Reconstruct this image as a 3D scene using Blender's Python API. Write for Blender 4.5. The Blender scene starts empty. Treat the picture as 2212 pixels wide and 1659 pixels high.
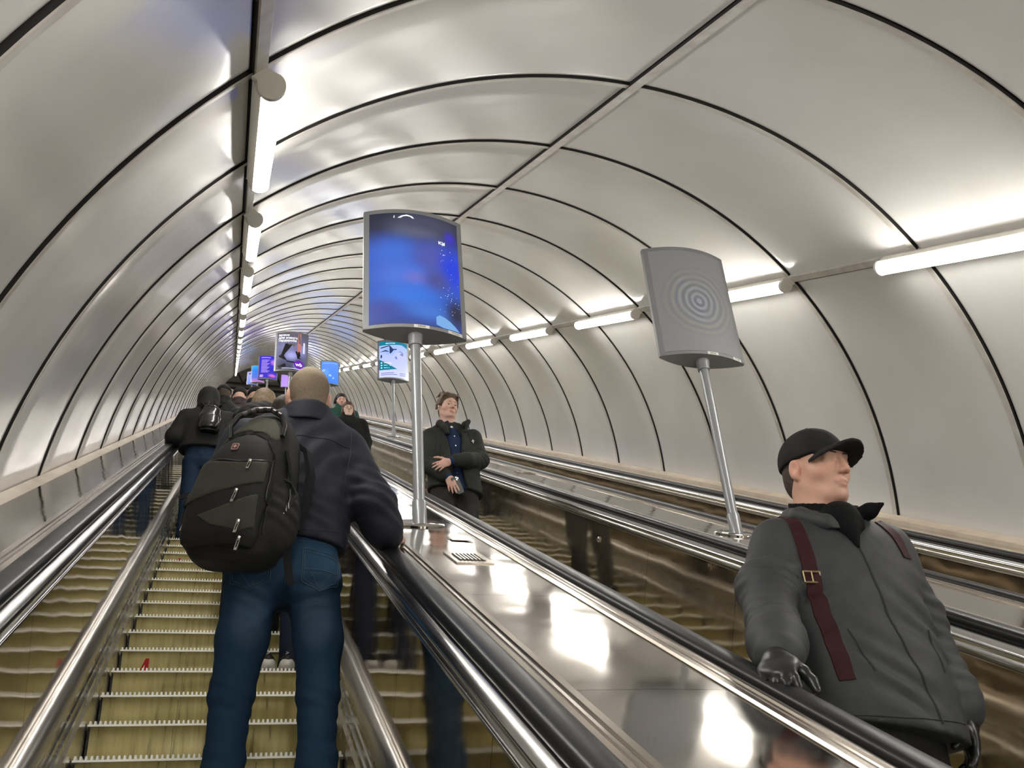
import bpy, bmesh, math, random
import numpy as np
from mathutils import Vector, Matrix
random.seed(7)
rng = np.random.default_rng(7)
scene = bpy.context.scene
COL = scene.collection
C30, S30 = math.cos(math.radians(30)), 0.5

# ---------------------------------------------------------------- camera, world, exposure
# incline frame (x across, n square to the slope, s up the slope); the camera sits at its origin
def W(x, n, s):
    return Vector((x, s * C30 - n * S30, s * S30 + n * C30))

def _cam():
    a, b, c = 0.029175, -0.276945, -0.077537          # pitch, yaw, roll against the slope
    Rx = Matrix.Rotation(a, 3, 'X'); Ry = Matrix.Rotation(b, 3, 'Y'); Rz = Matrix.Rotation(c, 3, 'Z')
    R = Rz @ Rx @ Ry
    ax = [W(*R[i]) for i in range(3)]                 # right, up, forward
    cd = bpy.data.cameras.new('camera')
    cd.sensor_fit = 'HORIZONTAL'; cd.sensor_width = 36.0
    cd.lens = 2104.14 / 2212 * 36.0
    cd.clip_start = 0.05; cd.clip_end = 500
    o = bpy.data.objects.new('camera', cd); COL.objects.link(o)
    o.matrix_world = Matrix((ax[0], ax[1], -ax[2])).transposed().to_4x4()
    scene.camera = o
_cam()
wd = bpy.data.worlds.new('world'); scene.world = wd; wd.use_nodes = True
wd.node_tree.nodes['Background'].inputs[0].default_value = (0.9, 0.92, 1.0, 1)
wd.node_tree.nodes['Background'].inputs[1].default_value = 0.02
scene.view_settings.view_transform = 'Standard'
scene.view_settings.look = 'None'
scene.view_settings.gamma = 1.0
scene.view_settings.use_curve_mapping = False
scene.view_settings.exposure = 0.68
LAMP_POWER = 28.0
cy = scene.cycles
cy.max_bounces = 6; cy.diffuse_bounces = 5; cy.glossy_bounces = 3; cy.use_adaptive_sampling = True; cy.adaptive_threshold = 0.03; cy.transmission_bounces = 3; cy.transparent_max_bounces = 4
cy.caustics_reflective = False; cy.caustics_refractive = False; cy.sample_clamp_indirect = 60.0; cy.use_denoising = True

# ---------------------------------------------------------------- helpers
def link(o, parent=None):
    COL.objects.link(o)
    if parent is not None: o.parent = parent
    return o
def tag(o, label=None, cat=None, group=None, kind=None):
    if label: o['label'] = label
    if cat: o['category'] = cat
    if group: o['group'] = group
    if kind: o['kind'] = kind
    return o
def empty(name, loc=(0, 0, 0), parent=None):
    o = bpy.data.objects.new(name, None); o.location = loc; o.empty_display_size = 0.1
    return link(o, parent)
def mesh_from(name, verts, faces, mats=(), fmat=None, smooth=False):
    me = bpy.data.meshes.new(name)
    me.from_pydata([tuple(v) for v in verts], [], [tuple(f) for f in faces])
    for m in mats: me.materials.append(m)
    if fmat is not None: me.polygons.foreach_set('material_index', np.array(fmat, dtype=np.int32))
    if smooth: me.polygons.foreach_set('use_smooth', np.ones(len(me.polygons), dtype=bool))
    me.update()
    return me
def obj(name, me, parent=None, loc=None):
    o = bpy.data.objects.new(name, me); link(o, parent)
    if loc is not None: o.location = loc
    return o
def sharp(me, ang=35):
    me.polygons.foreach_set('use_smooth', np.ones(len(me.polygons), dtype=bool))
    bm = bmesh.new(); bm.from_mesh(me); lim = math.radians(ang)
    for e in bm.edges:
        if len(e.link_faces) == 2 and e.calc_face_angle(0) > lim: e.smooth = False
    bm.to_mesh(me); bm.free()
    return me
def fix_normals(me):
    bm = bmesh.new(); bm.from_mesh(me); bmesh.ops.recalc_face_normals(bm, faces=bm.faces[:]); bm.to_mesh(me); bm.free(); return me

def extrude_pts(name, prof, s0, s1, mat, closed=True, nseg=1, frame=W, ang=35):
    """profile of (x, n) points run up the slope from s0 to s1"""
    m = len(prof); v = []; f = []
    for k in range(nseg + 1):
        s = s0 + (s1 - s0) * k / nseg
        v += [frame(x, n, s) for x, n in prof]
    for k in range(nseg):
        for i in range(m if closed else m - 1):
            j = (i + 1) % m
            f.append((k * m + i, k * m + j, (k + 1) * m + j, (k + 1) * m + i))
    if closed:
        f.append(tuple(range(m))[::-1]); f.append(tuple(nseg * m + i for i in range(m)))
    me = mesh_from(name, v, f, [mat])
    if closed: fix_normals(me)
    return sharp(me, ang)

def arc(cx, cn, r, a0, a1, k):
    return [(cx + r * math.cos(math.radians(a0 + (a1 - a0) * i / k)), cn + r * math.sin(math.radians(a0 + (a1 - a0) * i / k))) for i in range(k + 1)]

class MB:
    """collects shapes into one mesh"""
    def __init__(self): self.v = []; self.f = []; self.m = []
    def add(self, verts, faces, mi=0):
        o = len(self.v); self.v += [Vector(p) for p in verts]
        self.f += [tuple(i + o for i in q) for q in faces]; self.m += [mi] * len(faces); return self
    def box(self, lo, hi, mi=0):
        x0, y0, z0 = lo; x1, y1, z1 = hi
        return self.add([(x0, y0, z0), (x1, y0, z0), (x1, y1, z0), (x0, y1, z0), (x0, y0, z1), (x1, y0, z1), (x1, y1, z1), (x0, y1, z1)],
                        [(0, 3, 2, 1), (4, 5, 6, 7), (0, 1, 5, 4), (1, 2, 6, 5), (2, 3, 7, 6), (3, 0, 4, 7)], mi)
    def tube(self, pts, rad, seg=12, mi=0, caps=True, flat=1.0, up=None):
        """sweep a circle (flattened along the second axis by `flat`) along points; rad may be a list"""
        pts = [Vector(p) for p in pts]; n = len(pts)
        if not hasattr(rad, '__len__'): rad = [rad] * n
        vs = []; prev = None
        for i, p in enumerate(pts):
            t = (pts[min(i + 1, n - 1)] - pts[max(i - 1, 0)]).normalized()
            if prev is None:
                a = Vector(up) if up is not None else (Vector((0, 0, 1)) if abs(t.z) < .9 else Vector((1, 0, 0)))
            else: a = prev
            b = t.cross(a)
            if b.length < 1e-6: b = t.orthogonal()
            b.normalize(); a = b.cross(t).normalized(); prev = a
            for k in range(seg):
                an = 2 * math.pi * k / seg
                vs.append(p + b * (math.cos(an) * rad[i]) + a * (math.sin(an) * rad[i] * flat))
        fs = []
        for i in range(n - 1):
            for k in range(seg):
                k2 = (k + 1) % seg
                fs.append((i * seg + k, i * seg + k2, (i + 1) * seg + k2, (i + 1) * seg + k))
        if caps: fs += [tuple(range(seg))[::-1], tuple((n - 1) * seg + k for k in range(seg))]
        return self.add(vs, fs, mi)
    def lathe(self, prof, o=(0, 0, 0), seg=24, mi=0):
        """profile of (r, z) turned about z through o"""
        vs = []; fs = []; o = Vector(o); m = len(prof)
        for k in range(seg):
            a = 2 * math.pi * k / seg
            vs += [o + Vector((r * math.cos(a), r * math.sin(a), z)) for r, z in prof]
        for k in range(seg):
            k2 = (k + 1) % seg
            for i in range(m - 1): fs.append((k * m + i, k2 * m + i, k2 * m + i + 1, k * m + i + 1))
        return self.add(vs, fs, mi)
    def mesh(self, name, mats, smooth=True, ang=40):
        me = mesh_from(name, self.v, self.f, mats, self.m)
        fix_normals(me)
        return sharp(me, ang) if smooth else me
    def build(self, name, mats, parent=None, smooth=True, ang=40):
        return obj(name, self.mesh(name, mats if isinstance(mats, (list, tuple)) else [mats], smooth, ang), parent)

# ---------------------------------------------------------------- materials
def node_mat(name, col=(.5, .5, .5), rough=.5, metal=0.0, spec=0.5, coat=0.0, coat_r=.1, emis=None, estr=0.0, sheen=0.0):
    m = bpy.data.materials.new(name); m.use_nodes = True
    b = m.node_tree.nodes['Principled BSDF']
    b.inputs['Base Color'].default_value = (*col, 1); b.inputs['Roughness'].default_value = rough
    b.inputs['Metallic'].default_value = metal; b.inputs['Specular IOR Level'].default_value = spec
    b.inputs['Coat Weight'].default_value = coat; b.inputs['Coat Roughness'].default_value = coat_r
    b.inputs['Sheen Weight'].default_value = sheen
    if emis is not None:
        b.inputs['Emission Color'].default_value = (*emis, 1); b.inputs['Emission Strength'].default_value = estr
    return m
def nodes(m): return m.node_tree.nodes, m.node_tree.links, m.node_tree.nodes['Principled BSDF']
def noise_node(m, scale=(1, 1, 1), nscale=5.0, detail=3.0, rough=.5, coord='Object', dist=0.0):
    N, L, b = nodes(m)
    tc = N.new('ShaderNodeTexCoord'); mp = N.new('ShaderNodeMapping'); nz = N.new('ShaderNodeTexNoise')
    mp.inputs['Scale'].default_value = scale; nz.inputs['Scale'].default_value = nscale
    nz.inputs['Detail'].default_value = detail; nz.inputs['Roughness'].default_value = rough; nz.inputs['Distortion'].default_value = dist
    L.new(tc.outputs[coord], mp.inputs['Vector']); L.new(mp.outputs[0], nz.inputs['Vector'])
    return nz
def add_bump(m, nz, strength=.3, dist=.01):
    N, L, b = nodes(m); bp = N.new('ShaderNodeBump'); bp.inputs['Strength'].default_value = strength; bp.inputs['Distance'].default_value = dist
    L.new(nz.outputs['Fac'], bp.inputs['Height'])
    if b.inputs['Normal'].is_linked: L.new(b.inputs['Normal'].links[0].from_socket, bp.inputs['Normal'])
    L.new(bp.outputs[0], b.inputs['Normal'])
    return bp
def ramp_col(m, nz, stops, target='Base Color'):
    N, L, b = nodes(m); r = N.new('ShaderNodeValToRGB'); e = r.color_ramp.elements
    while len(e) < len(stops): e.new(.5)
    for el, (p, c) in zip(e, stops):
        el.position = p; el.color = (*c, 1) if len(c) == 3 else c
    L.new(nz.outputs['Fac'], r.inputs['Fac']); L.new(r.outputs[0], b.inputs[target]); return r
def ramp_val(m, nz, lo, hi, target='Roughness', a=.3, z=.7):
    N, L, b = nodes(m); r = N.new('ShaderNodeMapRange')
    r.inputs['From Min'].default_value = a; r.inputs['From Max'].default_value = z
    r.inputs['To Min'].default_value = lo; r.inputs['To Max'].default_value = hi
    L.new(nz.outputs['Fac'], r.inputs['Value']); L.new(r.outputs[0], b.inputs[target])
def attr_col(m, name='Col'):
    N, L, b = nodes(m); a = N.new('ShaderNodeVertexColor'); a.layer_name = name; L.new(a.outputs['Color'], b.inputs['Base Color']); return a

M = {}
def make_mats():
    m = node_mat('vault_panel', (.60, .58, .545), .17, spec=.75)
    N, L, b = nodes(m)
    oi = N.new('ShaderNodeObjectInfo'); mr = N.new('ShaderNodeMapRange'); mr.inputs['To Min'].default_value = .93; mr.inputs['To Max'].default_value = 1.04
    nz = noise_node(m, (1, 1, 1), 1.3, 4)
    mx = N.new('ShaderNodeMix'); mx.data_type = 'RGBA'; mx.blend_type = 'MULTIPLY'; mx.inputs['Factor'].default_value = 1
    rr = N.new('ShaderNodeValToRGB'); rr.color_ramp.elements[0].color = (.685, .662, .632, 1); rr.color_ramp.elements[1].color = (.735, .72, .70, 1)
    rr.color_ramp.elements[0].position = .35; rr.color_ramp.elements[1].position = .65
    L.new(nz.outputs['Fac'], rr.inputs[0]); L.new(oi.outputs['Random'], mr.inputs['Value']); L.new(rr.outputs[0], mx.inputs['A'])
    cr = N.new('ShaderNodeCombineColor')
    for i in range(3): L.new(mr.outputs[0], cr.inputs[i])
    L.new(cr.outputs[0], mx.inputs['B']); L.new(mx.outputs['Result'], b.inputs['Base Color'])
    add_bump(m, noise_node(m, (1, 1, 1), 1.7, 1.5), .12, .05)
    M['panel'] = m
    M['gap'] = node_mat('joint_dark', (.012, .011, .010), .8)
    m = node_mat('rib_strip', (.56, .52, .47), .35, spec=.5)
    nz = noise_node(m, (1, 1, 1), 9, 4); ramp_col(m, nz, [(.3, (.44, .40, .35)), (.65, (.58, .55, .50))]); M['rib'] = m
    m = node_mat('base_trim', (.56, .47, .36), .35); nz = noise_node(m, (1, 1, 1), 6, 4)
    ramp_col(m, nz, [(.3, (.50, .41, .31)), (.6, (.60, .51, .40))]); M['base_trim'] = m
    # brushed steel deck with soft waves
    m = node_mat('deck_steel', (.62, .58, .525), .2, metal=1.0)
    nz = noise_node(m, (1, 1, 1), 1.8, 2); add_bump(m, nz, .13, .03)
    n2 = noise_node(m, (1, 1, 1), 5, 4); ramp_val(m, n2, .05, .11); M['deck'] = m
    m = node_mat('side_panel_steel', (.47, .40, .30), .08, metal=.95)
    nz = noise_node(m, (1, .35, 1), 3.0, 1.5); add_bump(m, nz, .22, .02)
    n2 = noise_node(m, (1, 1, 1), 10, 3); ramp_val(m, n2, .045, .09); M['side'] = m
    m = node_mat('moulding_steel', (.70, .69, .68), .17, metal=1.0)
    nz = noise_node(m, (1, 1, 1), 2, 2); ramp_val(m, nz, .13, .2); M['chrome'] = m
    m = node_mat('skirt_steel', (.62, .60, .56), .2, metal=1.0)
    nz = noise_node(m, (1, 1, 1), 7, 3); ramp_val(m, nz, .20, .32); M['skirt'] = m
    m = node_mat('deck_trim', (.56, .50, .43), .22, metal=1.0); M['trim'] = m
    M['satin'] = node_mat('satin_steel', (.60, .57, .53), .30, metal=1.0)
    m = node_mat('handrail_rubber', (.010, .010, .011), .26, spec=.24)
    nz = noise_node(m, (1, 1, 1), 6, 4); ramp_val(m, nz, .30, .37); M['rubber'] = m
    # step riser: ochre, streaked and greasy
    m = node_mat('step_riser', (.36, .29, .10), .32, metal=.25, spec=.6)
    nz = noise_node(m, (7, 1, .55), 4, 5, .6)
    ramp_col(m, nz, [(.33, (.06, .042, .012)), (.43, (.29, .235, .070)), (.72, (.40, .335, .125))])
    add_bump(m, noise_node(m, (1.5, 1, 2), 3, 2), .25, .01); M['riser'] = m
    m = node_mat('step_cleat', (.94, .92, .84), .45, spec=.5); M['cleat'] = m
    M['dark'] = node_mat('dark_steel', (.02, .018, .015), .6)
    M['grey'] = node_mat('grey_paint', (.23, .235, .24), .38, spec=.5)
    M['greyl'] = node_mat('grey_paint_light', (.30, .31, .32), .3, metal=.3)
    M['lampcap'] = node_mat('lamp_housing', (.74, .71, .64), .45)
    m = node_mat('lamp_tube', (.9, .9, .85), .4, emis=(1.0, .972, .915), estr=LAMP_POWER); M['lamp'] = m
    M['floor'] = node_mat('hall_floor', (.30, .29, .27), .3)
    M['hall'] = node_mat('hall_wall', (.45, .41, .34), .7)
    M['truss'] = node_mat('truss_steel', (.10, .09, .075), .5)
make_mats()

# ---------------------------------------------------------------- the inclined vault
TX, TN, TR = 1.881, -1.196, 2.985
RP, RS = 1.3583, 3.4403                     # ring pitch, slope position of ring 0
K0, K1 = -8, 49
SLO, SHI = RS + RP * K0, RS + RP * K1
A_BEAM = 129.9
SECT = [(12.4, 180 - A_BEAM), (180 - A_BEAM, 90.0), (90.0, A_BEAM), (A_BEAM, 168.6)]
def tp(a, r): return TX + r * math.cos(math.radians(a)), TN + r * math.sin(math.radians(a))

def build_vault():
    # dark shell behind the panels: carries the joints
    prof = [tp(4 + 172 * i / 64, TR + .05) for i in range(65)]
    shell = obj('ceiling', extrude_pts('ceiling', prof, SLO - .2, SHI + .02, M['gap'], closed=False))
    tag(shell, 'arched vault of the escalator shaft lined with pale metal panels', 'ceiling', kind='structure')
    dth = math.degrees(.007 / TR)
    for si, (a0, a1) in enumerate(SECT):
        ns = 26
        prof_s = [(.056, .035), (.056, .002), (.062, 0), (.35, 0), (.7, 0), (1.0, 0), (1.29, 0), (1.325, .0012), (1.346, .006), (1.352, .011), (1.353, .035)]
        lo = a0 + (dth if si else 0); hi = a1 - dth
        v = []; f = []
        for j in range(ns + 1):
            a = lo + (hi - lo) * j / ns
            for s, dr in prof_s:
                x, n = tp(a, TR + dr); v.append(W(x, n, s))
        m = len(prof_s)
        for j in range(ns):
            for i in range(m - 1): f.append((j * m + i, j * m + i + 1, (j + 1) * m + i + 1, (j + 1) * m + i))
        # flanges along the long edges
        for j in (0, ns):
            o = len(v); a = lo if j == 0 else hi
            for s, dr in prof_s[1:-1]:
                x, n = tp(a, TR + .035); v.append(W(x, n, s))
            for i in range(m - 3): f.append((j * m + i + 1, j * m + i + 2, o + i + 1, o + i))
        me = sharp(mesh_from('panel', v, f, [M['panel']]), 50)
        for k in range(K0, K1):
            obj('panel', me, shell, W(0, 0, RS + RP * k))
    # ring ribs: a proud strip on the far side of each joint
    v = []; f = []; sec = [(.003, .012), (.003, -.006), (.008, -.009), (.046, -.009), (.051, -.006), (.051, .02)]
    na = 80; m = len(sec)
    for j in range(na + 1):
        a = 12.4 + (168.6 - 12.4) * j / na
        for s, dr in sec:
            x, n = tp(a, TR + dr); v.append(W(x, n, s))
    for j in range(na):
        for i in range(m - 1): f.append((j * m + i, j * m + i + 1, (j + 1) * m + i + 1, (j + 1) * m + i))
    rib = sharp(mesh_from('rib', v, f, [M['rib'], M['gap']], [1 if i % (m - 1) == 0 else 0 for i in range(len(f))]), 30)
    for k in range(K0, K1 + 1): obj('rib', rib, shell, W(0, 0, RS + RP * k))
    # three long strips: over each lamp row and along the crown
    for a in (A_BEAM, 90.0, 180 - A_BEAM):
        ca, sa = math.cos(math.radians(a)), math.sin(math.radians(a))
        base = tp(a, TR)
        def q(t, r): return base[0] + sa * t - ca * r, base[1] - ca * t - sa * r     # t to the right, r towards the axis
        sgn = -1 if a < 80 else 1
        prof = [q(sgn * t, r) for t, r in [(.004, -.03), (.004, .014), (.009, .018), (.056, .018), (.060, .014), (.060, -.03)]]
        me = extrude_pts('long_strip', prof, SLO, SHI, M['rib']); me.materials.append(M['gap']); me.polygons[0].material_index = 1; obj('long_strip', me, shell)
    # trims where the lining meets the decks
    for nm, pr, lab in (('baseboard_left', [(-1.075, -.59), (-1.04, -.59), (-1.03, -.572), (-.985, -.588), (-.955, -.592), (-.955, -.62), (-1.075, -.62)], 'tan trim strip at the foot of the left vault lining'),
                        ('baseboard_right', [(4.85, -.54), (4.79, -.545), (4.78, -.535), (4.74, -.56), (4.69, -.565), (4.69, -.60), (4.85, -.60)], 'tan trim strip at the foot of the right vault lining')):
        tag(obj(nm, extrude_pts(nm, pr, SLO, SHI, M['base_trim'])), lab, 'trim', kind='structure')
    v = [W(-1.6, -1.9, SLO), W(5.4, -1.9, SLO), W(5.4, 2.2, SLO), W(-1.6, 2.2, SLO)]  # unseen pale plane added at the lower end to bounce light back
    tag(obj('wall_bounce', mesh_from('wall_bounce', v, [(0, 1, 2, 3)], [M['rib']])), 'pale bounce wall added across the shaft behind the viewer', 'wall', kind='structure')
    v = [W(-1.3, -1.85, SLO), W(5.1, -1.85, SLO), W(5.1, -1.85, SHI), W(-1.3, -1.85, SHI)]  # unseen dark plane added below the steps to stop light leaking in
    tag(obj('floor', mesh_from('floor', v, [(0, 1, 2, 3)], [M['dark']])), 'dark plane added under the escalators to catch light leaks', 'floor', kind='structure')
build_vault()

# ---------------------------------------------------------------- lamps
def build_lamps():
    L = 1.66
    cap = [(-.004, .06), (-.012, .075)]
    def caps():
        # keyhole outline in (t across, r down from the strip): round body with a neck
        pts = [(.030, -.004), (.020, .012)]
        pts += [(.012 + .052 * math.cos(math.radians(an)), .056 + .052 * math.sin(math.radians(an))) for an in range(200, 520 - 1, 16)][::1]
        return pts
    for side, a in (('L', A_BEAM), ('R', 180 - A_BEAM)):
        ca, sa = math.cos(math.radians(a)), math.sin(math.radians(a))
        base = tp(a, TR - .018); sgn = 1 if side == 'L' else -1
        def q(t, r): return base[0] + sgn * sa * t - ca * r, base[1] - sgn * ca * t - sa * r
        o0 = .030
        ctr = (o0, .058); R = .049
        # end cap / tray outline: neck flaring from the strip to a drum
        neck = [(o0 - .040, 0), (o0 - .030, .018), (o0 - .046, .045)]
        drum = [(ctr[0] + R * math.cos(math.radians(t)), ctr[1] + R * math.sin(math.radians(t))) for t in range(165, -1, -11)]
        neck2 = [(o0 + .046, .045), (o0 + .028, .018), (o0 + .02, 0)]
        capo = [q(*p) for p in neck + drum + neck2]
        capm = extrude_pts('end_cap', capo, -.012, .022, M['lampcap'])
        capf = extrude_pts('end_cap', capo, L - .02, L, M['lampcap'])
        tray = extrude_pts('tray', [q(*p) for p in [(o0 - .036, 0), (o0 - .050, .050), (o0 - .0495, .067), (o0 - .0455, .067), (o0 - .044, .057), (o0 + .048, .057), (o0 + .036, 0)]], .02, L - .018, M['lampcap'])
        diff = [q(ctr[0] + (R - .003) * math.cos(math.radians(t)), ctr[1] + (R - .003) * math.sin(math.radians(t))) for t in range(172, -3, -10)]
        tube = extrude_pts('diffuser', diff, .022, L - .02, M['lamp'])
        n = 0
        for k in range(K0, K1 - 1, 2):
            t = empty('tube_lamp', W(base[0], base[1], RS + RP * k))
            off = -W(base[0], base[1], 0)
            for nm, me in (('end_cap', capm), ('end_cap', capf), ('tray', tray), ('diffuser', tube)):
                obj(nm, me, t, off)
            row = 'left' if side == 'L' else 'right'
            idx = k // 2
            od = ['first', 'second', 'third', 'fourth', 'fifth', 'sixth', 'seventh', 'eighth', 'ninth', 'tenth', 'eleventh', 'twelfth', 'thirteenth', 'fourteenth', 'fifteenth', 'sixteenth', 'seventeenth', 'eighteenth', 'nineteenth', 'twentieth', 'twenty-first', 'twenty-second', 'twenty-third', 'twenty-fourth', 'twenty-fifth', 'twenty-sixth']
            if idx < 0: lab = f'{od[-idx - 1]} white tube lamp of the {row} row behind the viewer'
            elif idx == 0: lab = f'nearest white tube lamp of the {row} row under the vault'
            else: lab = f'{od[idx]} white tube lamp of the {row} row, counted from the viewer'
            tag(t, lab, 'lamp', f'tube lamps of the {row} row')
build_lamps()

# ---------------------------------------------------------------- escalators and decks
CEN = [0.038, 1.853, 3.668]
NST, SST = -1.3932, 3.9205
E0, E1 = SLO + .3, SHI - .5
def build_escalators():
    # one step: nosing at the origin, tread running up the slope side, riser below
    def step_mesh():
        b = MB(); hw = .497
        # riser: slightly hollow curve from nosing down to the next tread
        pr = [(.000, -.024), (.004, -.03), (.012, -.07), (.014, -.11), (.008, -.16), (-.002, -.205), (-.004, -.24)]
        xs = [-.486, -.165, -.1635, .1635, .165, .486]
        for a_, b_ in ((0, 1), (2, 3), (4, 5)):
            vs = []; fs = []
            for y, z in pr: vs += [(xs[a_], y, z), (xs[b_], y, z)]
            for i in range(len(pr) - 1): fs.append((2 * i, 2 * i + 1, 2 * i + 3, 2 * i + 2))
            b.add(vs, fs, 0)
        b.box((-hw, .022, -.235), (hw, .03, -.03), 2)
        b.add([(-hw, -.010, -.024), (hw, -.010, -.024), (hw, .352, -.024), (-hw, .352, -.024), (-hw, -.006, -.0155), (hw, -.006, -.0155), (hw, .352, -.0155), (-hw, .352, -.0155)], [(0, 3, 2, 1), (4, 5, 6, 7), (0, 1, 5, 4), (1, 2, 6, 5), (3, 0, 4, 7)], 1)
        nt = 52; pitch = 2 * hw / nt
        for i in range(nt):
            x0 = -hw + pitch * (i + .22); x1 = x0 + pitch * .5
            b.add([(x0, -.006, -.0155), (x1, -.006, -.0155), (x1, .35, -.0155), (x0, .35, -.0155), (x0 + .0012, .002, 0), (x1 - .0012, .002, 0), (x1 - .0012, .35, 0), (x0 + .0012, .35, 0)],
                  [(0, 1, 5, 4), (4, 5, 6, 7), (3, 0, 4, 7), (1, 2, 6, 5)], 1)
        me = mesh_from('step', b.v, b.f, [M['riser'], M['cleat'], M['dark']], b.m)
        return sharp(me, 30)
    stp = step_mesh()
    labs = ['up escalator with ochre step risers and pale ridged treads, crowded with riders', 'middle escalator carrying riders down, behind the near steel deck', 'empty escalator along the right wall of the shaft']
    wn = .5
    for ei, c in enumerate(CEN):
        e = empty('escalator', W(c, NST, 0)); tag(e, labs[ei], 'escalator', 'escalators in the shaft')
        inv = -W(c, NST, 0)
        k0 = int((E0 - SST) / .4); k1 = int((E1 - SST) / .4)
        ph = (0, .272, .13)[ei]
        for k in range(k0, k1):
            o = obj('step', stp, e, W(c, NST, SST + .4 * k + ph) + inv)
            if ei == 0 and k in (4, 12):
                # painted numeral on the riser
                v = [(-0.4050, -.002, -.165), (-0.3670, -.002, -.060), (-0.3480, -.002, -.060), (-0.3480, -.002, -.165), (-0.3670, -.002, -.165), (-0.3670, -.002, -.145), (-0.3850, -.002, -.145), (-0.3930, -.002, -.165)]
                f = [(0, 1, 5, 6), (0, 6, 7), (1, 2, 3, 4), (1, 4, 5)]
                tr = [(-0.3795, -.003, -.128), (-0.3685, -.003, -.094), (-0.3685, -.003, -.128)]
                me = mesh_from('numeral', v + tr, f + [(8, 9, 10)], [M['red'], M['cleat']], [0] * 4 + [1])
                obj('numeral', me, o)
        for sd in (-1, 1):
            X = lambda w_: c + sd * w_
            def ex(nm, prof, mat, par=e, s0=E0, s1=E1, closed=True, ang=35):
                me = extrude_pts(nm, [(X(w_), n) for w_, n in prof], s0, s1, mat, closed, ang=ang)
                return obj(nm, me, par, inv)
            # skirt with two bright rails, then the rounded lower rail
            ex('skirt', [(.502, -1.66), (.502, -1.335), (.506, -1.328), (.512, -1.315), (.512, -1.29), (.520, -1.285), (.520, -1.255), (.526, -1.25), (.526, -1.225), (.56, -1.225), (.56, -1.66)], M['skirt'], ang=20)
            prof = [(.600, -1.235), (.530, -1.235)] + [(.562 + .047 * math.cos(math.radians(t)), -1.182 + .062 * math.sin(math.radians(t))) for t in range(225, 69, -10)] + [(.600, -1.123)]
            ex('lower_rail', prof, M['satin'], ang=50)
            # mirror-like inner panels, seamed square to the slope
            s = E0; seam = 3.266 if ei == 0 else 7.41
            pl = 1.2 if ei == 0 else 1.05
            s = seam - math.ceil((seam - E0) / pl) * pl
            while s < E1:
                a_, b_ = max(s + .0015, E0), min(s + pl - .0015, E1)
                if b_ > a_:
                    ex('inner_panel', [(.568, -1.15), (.568, -.655), (.572, -.655), (.572, -1.15)], M['side'], s0=a_, s1=b_)
                s += pl
            ex('panel_backing', [(.574, -1.3), (.574, -.63), (.58, -.63), (.58, -1.3)], M['gap'])
            # bright moulding with fine grooves under the handrail
            prof = [(.575, -.685), (.545, -.683), (.540, -.678), (.5405, -.672), (.545, -.670), (.541, -.667), (.5385, -.661), (.545, -.658)]
            prof += [(.572 + .040 * math.cos(math.radians(t)), -.632 + .026 * math.sin(math.radians(t))) for t in range(216, 118, -10)]
            prof += [(.556, -.606), (.562, -.6045), (.575, -.6045)]
            ex('moulding', prof, M['chrome'], ang=28)
            ex('handrail_guide', [(.572, -.64), (.572, -.592), (.636, -.592), (.636, -.64)], M['gap'])
            hr = [(.580, -.604), (.572, -.606), (.5655, -.601), (.563, -.592), (.5645, -.578), (.571, -.569), (.582, -.565), (.604, -.5635), (.626, -.565), (.637, -.569), (.643, -.578), (.6445, -.592), (.642, -.601), (.635, -.606), (.628, -.604), (.628, -.594), (.580, -.594)]
            ex('handrail', hr, M['rubber'], ang=50)
            # grooved trim outside the handrail
            tr = [(.648, -.63), (.648, -.588), (.652, -.583), (.668, -.582), (.672, -.588), (.676, -.588), (.679, -.583), (.688, -.583), (.691, -.588), (.695, -.588), (.699, -.581), (.716, -.580), (.722, -.586), (.722, -.63)]
            ex('outer_trim', tr, M['trim'], ang=25)
    # decks of steel plates
    decks = [(-.957, CEN[0] - .722, 'brushed steel deck along the foot of the left wall', .6, 2.4),
             (CEN[0] + .722, CEN[1] - .722, 'wavy bright steel deck between the near handrail and the middle escalator', 3.022, 1.03),
             (CEN[1] + .722, CEN[2] - .722, 'narrow bright steel deck beyond the middle escalator, carrying the swirl-screen post', 5.311, 1.583),
             (CEN[2] + .722, 4.695, 'thin steel deck at the foot of the right wall', 5.3, 1.6)]
    for x0, x1, lab, seam, pl in decks:
        d = empty('steel_deck', W((x0 + x1) / 2, -.6, 0)); tag(d, lab, 'deck', 'steel decks between the escalators')
        inv = -W((x0 + x1) / 2, -.6, 0)
        s = seam - math.ceil((seam - E0) / pl) * pl
        while s < E1:
            a_, b_ = max(s + .001, E0), min(s + pl - .001, E1)
            if b_ > a_:
                xm = (x0 + x1) / 2
                me = extrude_pts('plate', [(x0 + .001, -.592), (x0 + .004, -.588), (xm, -.586), (x1 - .004, -.588), (x1 - .001, -.592), (x1 - .001, -.61), (x0 + .001, -.61)], a_, b_, M['deck'], ang=50)
                obj('plate', me, d, inv)
            s += pl
        obj('underside', extrude_pts('underside', [(x0 + .002, -.612), (x1 - .002, -.612), (x1 - .002, -.63), (x0 + .002, -.63)], E0, E1, M['gap']), d, inv)
M['red'] = node_mat('red_paint', (.42, .012, .010), .5, spec=.2)
build_escalators()

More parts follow.
